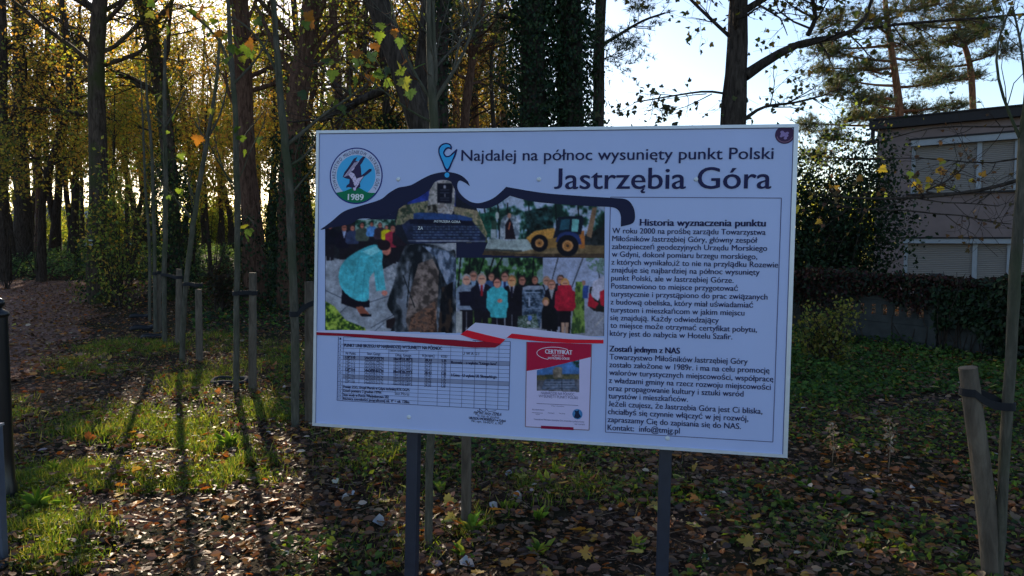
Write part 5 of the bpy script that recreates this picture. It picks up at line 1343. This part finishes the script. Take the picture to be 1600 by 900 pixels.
K5 = stake('farthest wooden stake of the planted row', [(249, 521, 7), (248, 428, 6.5)], Y5 + .1)
tie('black tie on the farthest stake of the row', K5, S5, 1.0, h=.05)
Y0 = G(668, 852)[1]
S0 = sapling('pale young tree behind the sign whose forked stem rises above it', [(668, 854, 13), (672, 680, 13), (676, 400, 14), (676, 200, 14), (673, 150, 15), (668, 60, 9), (667, 0, 8)], Y0,
  [[(676, 145, 8), (683, 128, 7), (678, 60, 6), (677, 0, 5)], [(678, 160, 8), (690, 138, 6.5), (712, 110, 5.5), (735, 60, 4.5), (752, 0, 4)], [(673, 190, 4), (645, 178, 3.5), (610, 150, 3), (560, 112, 2), (530, 95, 1.5)], [(706, 118, 4), (720, 60, 3), (724, 0, 2.5)]],
  [(612, 17, 1), (594, 36, 2), (592, 50, 1), (616, 46, 5), (625, 60, 2), (622, 98, 3), (632, 96, 5), (624, 108, 1), (630, 122, 3), (605, 105, 6), (577, 92, 6), (558, 80, 5), (660, 100, 2), (640, 140, 6)], lsize=.085)
K0 = stake('square-looking weathered stake seen under the sign right of the pale sapling', [(728, 822, 17), (729, 640, 15)], G(728, 822)[1])
YR = 3.45
SR = sapling('nearest young tree by the slanting stake at the photo right edge', [(1557, 925, 17), (1562, 800, 16), (1573, 620, 17), (1581, 480, 17), (1590, 330, 17), (1598, 200, 14), (1612, 60, 10)], YR,
  [[(1600, 232, 5), (1584, 195, 4.5), (1562, 140, 4), (1553, 100, 4), (1556, 60, 3), (1580, 10, 3)], [(1602, 130, 4), (1594, 60, 3.5), (1582, 10, 3)]], [(1585, 385, 5)], lsize=.03, nauto=0)
KR = stake('thick round-topped stake slanting beside the nearest young tree', [(1556, 945, 32), (1542, 800, 30), (1512, 574, 27)], YR + .02)
tie('broad black tie round the thick slanting stake', KR, SR, .90, h=.035, dz=-.06)
for (x, y, rx, lab) in ((360, 603, 26, 'black watering ring lying round the young tree nearest the sign'), (218, 498, 13, 'farthest small black ring on the ground by the path'), (222, 517, 15, 'middle black ring on the ground beside the planted row'), (240, 531, 16, 'black ring at foot of the straight grey young tree')):
    g = G(x, y); r = rx * g[1] / F; th = np.linspace(0, 2 * np.pi, 33)[:-1]
    p = np.stack([g[0] + r * np.cos(th), g[1] + r * .95 * np.sin(th), g[2] + .055 + .012 * np.sin(3 * th)], 1)
    m = MB(); p2 = np.concatenate([p, p[:2]]); tubes(m, p2, np.full(len(p2), .030), 7)
    tag(obj('watering_ring', m, M_RUB, None, g, smooth_shade=True), lab, 'ring')

# a maple just outside the frame whose boughs hang in front of the house
YO = 5.6
mt = T_([(1830, 760, 52), (1822, 400, 44), (1800, 100, 36)], YO, 9)
bought = [limb([(1815, 250, 15), (1700, 252, 10), (1600, 277, 7), (1575, 288, 6.5), (1532, 300, 6), (1487, 305, 5.5), (1450, 307, 5), (1417, 311, 4.5), (1362, 312, 4), (1307, 310, 3), (1282, 304, 2)], YO),
  limb([(1487, 305, 4), (1440, 300, 3.5), (1475, 286, 3), (1502, 266, 2)], YO), limb([(1417, 311, 3), (1396, 318, 3), (1370, 329, 2.5), (1300, 322, 1.5)], YO), limb([(1372, 329, 3), (1395, 327, 2.5), (1450, 332, 2.5), (1480, 337, 2.5), (1510, 334, 2), (1530, 345, 2), (1580, 350, 1.5)], YO),
  limb([(1812, 200, 9), (1700, 215, 6), (1620, 240, 4), (1560, 262, 3), (1500, 252, 2.5), (1430, 244, 2), (1350, 250, 2), (1280, 252, 1.5)], YO, .8), limb([(1812, 140, 9), (1690, 190, 5), (1560, 200, 3), (1460, 195, 2.5), (1380, 220, 2), (1340, 232, 1.5)], YO, 1.2),
  limb([(1435, 310, 2.5), (1475, 317, 2), (1507, 317, 2), (1560, 322, 1.5)], YO)]
rm = tag(empty('maple_tree', mt[0, :3] + [0, 0, .12]), 'tree outside the right edge whose thin boughs with yellow leaves cross the house', 'tree')
tb, cr = MB(), MB()
T = resample(mt, 20); tubes(tb, T[:, :3], T[:, 3], 9, jitter=.04)
Ls = np.stack([resample(np.array(b), 14) for b in bought])
tubes(tb, Ls[:, :, :3], Ls[:, :, 3], 6, jitter=.05)
q1, r1 = sprout(Ls[:, 5:, :3], Ls[:, 5:, 3], 9, .42, (30, 75), .1, .16, 5, .05, 1, .55); r1 = np.clip(r1, .0016, .004); tubes(tb, q1, r1, 4)
q2, r2 = sprout(q1, r1, 3, .2, (30, 70), .05, .2, 4, .2, 1, .6); tubes(tb, q2, np.clip(r2, .0011, .002), 3)
obj('trunk', tb, M_BARK_DARK, rm, smooth_shade=True)
ylp = [(1470, 247), (1475, 250), (1493, 256), (1466, 262), (1473, 264), (1487, 270), (1492, 273), (1437, 282), (1433, 278), (1424, 269), (1441, 296), (1385, 302), (1500, 277), (1533, 275), (1470, 290), (1492, 292), (1516, 280), (1455, 279), (1446, 292), (1434, 290), (1430, 285), (1340, 277), (1375, 262), (1327, 276), (1270, 305), (1285, 325), (1305, 295), (1300, 290), (1283, 345), (1248, 328)]
lp = np.array([P(x, y, YO + .3 + rng.uniform(-.2, .2)) for x, y in ylp])
leaves(cr, lp, rng.standard_normal((len(lp), 3)) + [0, 0, -.6], rng.standard_normal((len(lp), 3)) * .5 + [0, -1, .2], .055 * rng.uniform(.7, 1.25, len(lp)), MAPLE, palette([(.55, .40, .03), (.50, .30, .04), (.30, .30, .05), (.40, .22, .05)], len(lp)))
twig_leaves(cr, q2, 1, .03, [(.10, .05, .03), (.14, .07, .04), (.08, .06, .03)], MAPLE, spread=.02)
obj('crown', cr, M_LEAF, rm)

# ------------------------------------------------------------------ bollard and post at the left edge
def lathe(mb, c, prof, n=28):
    th = np.arange(n) / n * 2 * np.pi
    v = np.array([[c[0] + r * math.cos(a), c[1] + r * math.sin(a), c[2] + z] for r, z in prof for a in th]); k = len(prof)
    f = [[i * n + j, i * n + (j + 1) % n, (i + 1) * n + (j + 1) % n, (i + 1) * n + j] for i in range(k - 1) for j in range(n)]
    return mb.add(v, f)
M_BLACK = plain('bollard_paint', (.010, .010, .012), .28, 0, .15, 30)
bc = on_ground(P(-8.0, 400, 4.6)[0], 4.6)
boll = tag(empty('bollard', bc), 'black cast metal bollard with a ball top at the left photo edge', 'bollard')
obj('shaft', lathe(MB(), bc, [(.066, -.1), (.066, .10), (.058, .12), (.054, .3), (.053, 1.12)]), M_BLACK, boll, smooth_shade=True)
obj('collar', lathe(MB(), bc, [(.052, 1.121), (.062, 1.128), (.064, 1.142), (.056, 1.155), (.034, 1.168), (.026, 1.178)]), M_BLACK, boll, smooth_shade=True)
obj('ball_top', lathe(MB(), bc, [(.024, 1.179), (.038, 1.19), (.042, 1.206), (.038, 1.224), (.02, 1.236), (.001, 1.239)]), M_BLACK, boll, smooth_shade=True)
m = MB(); gp = G(-22, 884); zt_ = P(0, 666, gp[1])[2]; xr = P(2.5, 700, gp[1])[0]
box(m, xr - .16, xr, gp[1] - .03, gp[1] + .02, gp[2] - .05, zt_)
gpo = empty('marker_post', [xr - .08, gp[1], gp[2]]); tag(gpo, 'low blue-grey metal post in front of the black bollard', 'post')
o = obj('post_body', m, plain('grey_blue_metal', (.075, .09, .125), .5, .1, .1, 20), gpo); md = o.modifiers.new('edges', 'BEVEL'); md.width = .006; md.segments = 2
m = MB(); box(m, xr - .163, xr + .003, gp[1] - .033, gp[1] + .023, zt_ + .001, zt_ + .012); obj('post_lid', m, plain('post_lid', (.3, .3, .31), .4, .3), gpo)

# ------------------------------------------------------------------ far things between the trunks: a car and a house
def far_car(label, x, y, rot, body, s=1.0):
    root = tag(empty('parked_car', on_ground(x, y, 0)), label, 'car'); root_z = float(ground_z(x, y))
    M4 = Matrix.Translation((x, y, root_z)) @ Matrix.Rotation(rot, 4, 'Z')
    Mn = np.array(M4)
    prof = [(-2.1, .35), (-2.1, .8), (-1.9, .92), (-1.2, 1.0), (-.5, 1.42), (.9, 1.45), (1.6, 1.05), (2.0, .98), (2.1, .7), (2.1, .35)]
    v = np.array([[a, yy, z] for yy in (-.82, .82) for a, z in prof]); k = len(prof)
    v[[4, 5], 1] += .15; v[[k + 4, k + 5], 1] -= .15
    v = v @ Mn[:3, :3].T + Mn[:3, 3]
    f4 = [[i, (i + 1) % k, k + (i + 1) % k, k + i] for i in range(k)]
    m = MB().add(v, f4); m.f.append(np.array([list(range(k))[::-1]])); m.f.append(np.array([[k + i for i in range(k)]]))
    obj('body', m, plain('car_paint_' + body[0], body[1], .25, .3, .02), root)
    gl = MB()
    for sy in (-1, 1):
        q = np.array([[-.95, sy * .80, 1.04], [-.5, sy * .715, 1.36], [.85, sy * .715, 1.39], [1.35, sy * .79, 1.06]]) @ Mn[:3, :3].T + Mn[:3, 3]
        gl.add(q + (Mn[:3, 1] * sy * .02), [[0, 1, 2, 3]])
    obj('side_window', gl, M_BLACK, root)
    ws = MB(); q = np.array([[-1.15, -.68, 1.05], [-.55, -.6, 1.40], [-.55, .6, 1.40], [-1.15, .68, 1.05]]) @ Mn[:3, :3].T + Mn[:3, 3] + [0, 0, .02]; ws.add(q - Mn[:3, 0] * .02, [[0, 1, 2, 3]]); obj('windscreen', ws, M_BLACK, root)
    for a in (-1.3, 1.3):
        for sy in (-1, 1):
            w = MB(); th = np.arange(16) / 16 * 2 * np.pi
            r0 = np.array([[a + .33 * math.cos(t), sy * (.66), .33 + .33 * math.sin(t)] for t in th] + [[a + .33 * math.cos(t), sy * .86, .33 + .33 * math.sin(t)] for t in th]) @ Mn[:3, :3].T + Mn[:3, 3]
            w.add(r0, [[i, (i + 1) % 16, 16 + (i + 1) % 16, 16 + i] for i in range(16)]); w.f.append(np.array([list(range(16, 32))])); obj('wheel', w, M_BLACK, root)
q = P(134, 372, 62); far_car('silver parked car glimpsed between trunks left of the blazed beech', q[0], q[1], .3, ('silver', (.55, .57, .60)))
q = P(48, 372, 66); far_car('white parked car glimpsed between the trunks near the left edge', q[0], q[1], -.1, ('white', (.75, .76, .78)))
q = P(120, 372, 92)
fh = tag(empty('cottage', on_ground(q[0], q[1])), 'pale cottage with slate roof glimpsed far beyond the trunks', 'house')
Mh = np.array(Matrix.Translation((q[0], q[1], .7)) @ Matrix.Rotation(.15, 4, 'Z'))
w = MB(); box(w, -6, 6, -4, 4, -.8, 2.4, Mh); obj('wall', w, plain('cottage_wall', (.5, .47, .43), .9), fh)
w = MB(); v = np.array([[x, y, z] for x in (-6.4, 6.4) for y, z in ((-4.5, 2.3), (0, 4.6), (4.5, 2.3), (0, 2.42))]) @ Mh[:3, :3].T + Mh[:3, 3]
w.add(v, [[0, 4, 5, 1], [1, 5, 6, 2], [2, 6, 7, 3], [3, 7, 4, 0]]); w.add(v, [[0, 1, 2], [4, 6, 5]]); obj('roof', w, plain('slate', (.16, .17, .20), .6), fh)
for x in (-4, -1.4, 1.4, 4):
    w = MB(); box(w, x - .5, x + .5, -4.05, -3.98, .3, 1.6, Mh); obj('window', w, M_BLACK, fh)

rng = np.random.default_rng(41)
# ------------------------------------------------------------------ leaf litter, grass, ground cover
def scatter(n, y0, y1, xl, xr_, pw=1.3, ynear=5.0):
    """points on the ground, thinner with distance"""
    yy = np.linspace(y0, y1, 400); dens = np.where(yy < ynear, 1, (ynear / yy) ** pw) * (xr_(yy) - xl(yy))
    c = np.cumsum(dens); y = np.interp(rng.uniform(0, c[-1], n), c, yy)
    x = xl(y) + rng.uniform(0, 1, n) * (xr_(y) - xl(y))
    return x, y
def lay(n, x, y, hmax=.03):
    return np.stack([x, y, ground_z(x, y) + .006 + rng.uniform(0, 1, n) ** 2 * hmax], 1)
noise2 = lambda x, y, g, s=0: Print.noise(x + 200, y + 200, g, s)
n = 150000
x, y = scatter(n, 1.6, 30, lambda y: -.80 * y - 2.2, lambda y: .80 * y + 2.2)
keep = (noise2(x, y, .9, 3) > -1.5) & ~((x > 12) | (y > 22) & (x > 2))
x, y = x[keep], y[keep]; n = len(x)
ps = lay(n, x, y, .05)
ps[:, 2] += .03 * np.clip(noise2(x, y, .35, 31), 0, 1.5)
nr = rng.standard_normal((n, 3)) * .55 + [0, 0, 1]
LIT = [(.17, .088, .040), (.11, .055, .026), (.065, .034, .019), (.30, .10, .020), (.29, .185, .105), (.21, .13, .08), (.34, .19, .025), (.44, .37, .30)]
lit = MB(); leaves(lit, ps, np.concatenate([rng.standard_normal((n, 2)), np.zeros((n, 1))], 1), nr, rng.uniform(.018, .070, n) ** 1.0, OVAL, palette(LIT, n, .2, [5, 6, 6, 1.9, 1.0, 1.8, .8, .35]))
tag(obj('fallen_leaves', lit, M_LITTER), 'brown and pale fallen leaves strewn over the ground and path', 'leaves', kind='stuff')
n = 60000; x, y = scatter(n, 2.3, 12, lambda y: -.74 * y - .5, lambda y: .74 * y + .5, 1.4, 4.0); ps = lay(n, x, y, .015)
cb = MB(); leaves(cb, ps, rng.standard_normal((n, 3)) * [1, 1, .3], rng.standard_normal((n, 3)) * .7 + [0, 0, 1], rng.uniform(.006, .022, n), QUAD, palette(LIT[:6], n, .25, [5, 6, 6, 1, 1, 1])); tag(obj('leaf_crumbs', cb, M_LITTER), 'crumbled bits of dry leaves covering the soil', 'leaves', kind='stuff')
n = 5500; y = rng.uniform(6, 27, n); x = path_right(y) - rng.uniform(-.4, 1, n) ** 2 * 16; ps = np.stack([x, y, ground_z(x, y) + .02 + rng.uniform(0, .03, n)], 1)
pl = MB(); leaves(pl, ps, rng.standard_normal((n, 3)) * [1, 1, .2], rng.standard_normal((n, 3)) * .5 + [0, 0, 1], rng.uniform(.04, .10, n), OVAL, palette(LIT, n, .25, [5, 4, 3, 1.4, 1.6, 2.5, .6, .5])); tag(obj('path_leaves', pl, M_LITTER), 'small brown and tan leaves scattered over the path', 'leaves', kind='stuff')
# bigger maple leaves and orange ones
n = 900; x, y = scatter(n, 2.6, 16, lambda y: -.72 * y, lambda y: .72 * y, 1.5)
ps = lay(n, x, y, .05); ps[:, 2] += .015
ml = MB(); leaves(ml, ps, np.concatenate([rng.standard_normal((n, 2)), np.zeros((n, 1))], 1), rng.standard_normal((n, 3)) * .4 + [0, 0, 1], rng.uniform(.05, .095, n), MAPLE, palette([(.42, .17, .03), (.45, .26, .04), (.30, .11, .03), (.22, .14, .08), (.40, .34, .06)], n))
tag(obj('maple_leaves', ml, M_LITTER), 'orange and yellow lobed leaves lying among the brown litter', 'leaves', kind='stuff')
tw = MB(); n = 1500; x, y = scatter(n, 2.4, 9, lambda y: -.72 * y, lambda y: .72 * y); ps = lay(n, x, y, .04); a = rng.uniform(0, 6.28, n); L = rng.uniform(.04, .20, n)[:, None]
dv = np.stack([np.cos(a), np.sin(a), rng.normal(0, .12, n)], 1) * L
tubes(tw, np.stack([ps, ps + dv / 2 + rng.normal(0, .006, (n, 3)), ps + dv], 1), np.tile([.0018, .0016, .001], (n, 1)), 3, c=np.array([.24, .18, .12])); tag(obj('twig_litter', tw, M_LITTER), 'dry straw and little twigs between the fallen leaves', 'twigs', kind='stuff')
BLADE = (np.array([[0, .045, 0], [0, -.045, 0], [.5, .034, .05], [.5, -.034, .05], [1, 0, -.10]]), np.array([[0, 1, 3], [0, 3, 2], [2, 3, 4]]))
GRN = [(.08, .13, .018), (.12, .17, .022), (.06, .095, .018), (.18, .20, .03), (.22, .19, .06)]
gpatch = [(215, 668, 130, 26, 5200), (330, 690, 60, 20, 1500), (200, 742, 170, 22, 4200), (55, 775, 60, 45, 3400), (80, 832, 80, 26, 2400), (95, 885, 60, 20, 1200), (330, 745, 90, 20, 2200), (420, 640, 50, 30, 1500), (400, 735, 60, 30, 900), (130, 575, 70, 14, 1800), (200, 545, 90, 12, 2600), (310, 600, 70, 30, 1800), (420, 560, 60, 30, 2000), (340, 535, 60, 16, 1200), (868, 760, 70, 34, 700), (740, 820, 40, 20, 300), (700, 770, 120, 50, 400), (1010, 760, 90, 40, 260), (560, 720, 90, 40, 500), (600, 860, 120, 30, 160), (1250, 860, 90, 40, 160), (20, 640, 40, 16, 600)]
px_, py2 = [], []
for (cx, cy, rx, ry, k) in gpatch:
    k = int(k * 1.6); r_ = np.sqrt(rng.uniform(0, 1, k)) * (1 + .25 * rng.standard_normal(k)); a = rng.uniform(0, 6.28, k); px_.append(cx + rx * r_ * np.cos(a)); py2.append(cy + ry * r_ * np.sin(a))
px_, py2 = np.concatenate(px_), np.concatenate(py2); py2 = np.maximum(py2, 440)
D_ = np.array([ray(a, b) for a, b in zip(px_, py2)]); D_ = D_ * (CH / -D_[:, 2:3]); x, y = D_[:, 0], D_[:, 1]
kp = noise2(x, y, .28, 5) > -.55; x, y = x[kp], y[kp]; n = len(x); ps = lay(n, x, y, 0)
gr = MB(); d = rng.standard_normal((n, 3)) * .5; d[:, 2] = rng.uniform(.5, 1.3, n); sz = rng.uniform(.03, .09, n) * (1 + .35 * noise2(x, y, .35, 8)).clip(.5, 1.8)
leaves(gr, ps, d, rng.standard_normal((n, 3)) + [0, -.5, 0], sz, BLADE, palette(GRN, n, .2))
tag(obj('grass', gr, M_GRASS), 'short ragged grass in patches between fallen leaves', 'grass', kind='stuff')
# clover-like broad leaves inside the grass
n = 7000; k = rng.integers(0, len(x), n); ps = np.stack([x[k] + rng.normal(0, .06, n), y[k] + rng.normal(0, .06, n), np.zeros(n)], 1); ps[:, 2] = ground_z(ps[:, 0], ps[:, 1]) + rng.uniform(.02, .07, n)
cl = MB(); leaves(cl, ps, rng.standard_normal((n, 3)) * [1, 1, .3], rng.standard_normal((n, 3)) * .5 + [0, 0, 1], rng.uniform(.015, .035, n), QUAD, palette(GRN[:4], n)); tag(obj('clover', cl, M_GRASS), 'small round green leaves growing in the grass', 'ground cover', kind='stuff')
def cover(name, label, n, y0, y1, xl, xr_, hgt, size, cols, mat, gate=None, pw=1.0, ynear=8.0):
    x, y = scatter(n, y0, y1, xl, xr_, pw, ynear)
    g = noise2(x, y, 1.1, 9)
    kp = np.ones(n, bool) if gate is None else g > gate(x, y)
    x, y, g = x[kp], y[kp], g[kp]; m = len(x)
    ps = np.stack([x, y, ground_z(x, y) + .01 + hgt * rng.uniform(.05, 1, m) * (.55 + .45 * np.clip(g, -1, 1.4))], 1)
    c = MB(); leaves(c, ps, rng.standard_normal((m, 3)) * [1, 1, .4], rng.standard_normal((m, 3)) * .55 + [0, -.25, 1], size * rng.uniform(.6, 1.3, m), QUAD, palette(cols, m, .22)); tag(obj(name, c, mat), label, 'ground cover', kind='stuff')
GC = [(.04, .085, .014), (.055, .105, .018), (.026, .058, .012), (.085, .12, .02)]
cover('ground_cover', 'dense dark green ground cover between the sign and the concrete fence', 30000, 6.6, 13.5, lambda y: 1.5 + 0 * y, lambda y: .74 * y + 1, .17, .055, GC, M_IVY, lambda x, y: 1.4 - 3.2 * smooth(6.4, 8.6, y))
cover('ground_ivy', 'scattered small green leaves among litter under and right of the sign', 30000, 2.9, 9, lambda y: -.32 * y, lambda y: .74 * y, .10, .04, GC + [(.12, .16, .025), (.16, .18, .03)], M_GRASS, lambda x, y: -.12 + .5 * (x < .4))
cover('undergrowth', 'low dark green undergrowth beneath the trees behind the saplings', 16000, 9, 26, lambda y: np.where(y < 12, -.30 * y, -.42 * y), lambda y: .2 * y, .30, .085, DARKG + GC, M_IVY, lambda x, y: .2 - 1.2 * smooth(11, 15, y) , .8, 12)
cover('brambles', 'blue-green bramble mass on the bank beyond the path', 42000, 26.5, 50, lambda y: -.76 * y, lambda y: .05 * y, .75, .13, [(.06, .11, .06), (.085, .14, .075), (.045, .08, .042), (.12, .17, .07)], M_GRASS, lambda x, y: -.7 + 1.6 * ((x < path_right(np.minimum(y, 28)) + 1) & (y < 27.6)), 2.2, 28)

# single plants and pale leaves near the posts
def weed(label, x, y, h, n, cols):
    g = G(x, y); root = tag(empty('leafy_weed', g), label, 'weed', 'leafy weeds among the fallen leaves')
    a = rng.uniform(0, 6.28, n); el = rng.uniform(.5, 1.35, n)
    d = np.stack([np.cos(a) * np.cos(el), np.sin(a) * np.cos(el), np.sin(el)], 1)
    lf = MB(); leaves(lf, np.tile(g, (n, 1)) + rng.normal(0, .015, (n, 3)) * [1, 1, 0], d, np.stack([np.cos(a), np.sin(a), np.full(n, .3)], 1) * -1 + [0, 0, 1.3], h * rng.uniform(.6, 1.15, n), (OVAL[0] * [1, .55 if n < 20 else .16, 2.2], OVAL[1]), palette(cols, n, .15)); obj('foliage', lf, M_GRASS, root)
WL = 'low weed with upright green-yellow leaves among fallen leaves below the sign'
for q in ((738, 832, .17), (722, 872, .13), (848, 760, .15), (870, 742, .12), (843, 812, .14), (845, 868, .13), (690, 770, .13), (795, 795, .10), (1000, 858, .12), (905, 720, .12)):
    weed(WL, q[0], q[1], q[2] * .72, rng.integers(7, 12), [(.14, .24, .04), (.22, .27, .05), (.30, .30, .06), (.09, .16, .03)])
for q in ((1310, 790, .15), (1265, 770, .15), (1230, 800, .13), (1370, 780, .12), (1355, 860, .12)):
    weed('low weed with dark green leaves in the shade right of the sign', q[0], q[1], q[2] * .7, 9, GC + [(.10, .15, .03)])
for q in ((360, 700, .20), (85, 745, .16), (60, 800, .2)):
    weed('tufted grassy weed standing in the sunlit grass left of the sign', q[0], q[1], q[2] * .75, 34, [(.12, .20, .03), (.18, .24, .04)])
for x, y, s in ((583, 818, .085), (552, 782, .07), (545, 783, .05), (800, 780, .09), (802, 745, .065), (718, 886, .085), (1096, 815, .06), (765, 795, .06), (1428, 768, .04), (1096, 880, .05), (150, 705, .05), (365, 790, .06)):
    g = G(x, y); m = MB(); v = OVAL[0].copy() * [1, 1.3, 4]; v[:, 2] += .08 * rng.standard_normal(len(v))
    leaves(m, (g + [0, 0, .03])[None], rng.standard_normal((1, 3)) * [1, 1, .15], np.array([[.1, -.6, 1.0]]), s, (v, OVAL[1]), np.array([[.40, .42, .45]]))
    tag(obj('pale_leaf', m, M_LITTER, None, g), 'crumpled silvery white leaf lying on top of the brown litter', 'leaf', 'crumpled silvery white leaves')
for x, y, h, lab in ((1388, 738, .36, 'tall dry stalk with pale tufted top right of the sign'), (1300, 722, .26, 'short dry yellowish stalk beside the sign lower right corner')):
    g = G(x, y); root = tag(empty('dry_stalk', g), lab, 'dry plant'); m = MB()
    p = np.array([g + [0, 0, -.02], g + [.01, 0, h * .5], g + [.0, .01, h]]); tubes(m, p, np.array([.004, .003, .002]), 5, c=np.array([.22, .16, .10])); obj('stem', m, M_LITTER, root)
    n = 60; z = rng.uniform(.35, 1.05, n) * h; ps = g + np.stack([rng.normal(0, .018, n), rng.normal(0, .018, n), z], 1)
    lf = MB(); leaves(lf, ps, rng.standard_normal((n, 3)) + [0, 0, -.5], rnd_dirs(n), rng.uniform(.015, .035, n), OVAL, palette([(.30, .24, .16), (.38, .33, .24), (.20, .14, .09)], n)); obj('seed_tuft', lf, M_LITTER, root)
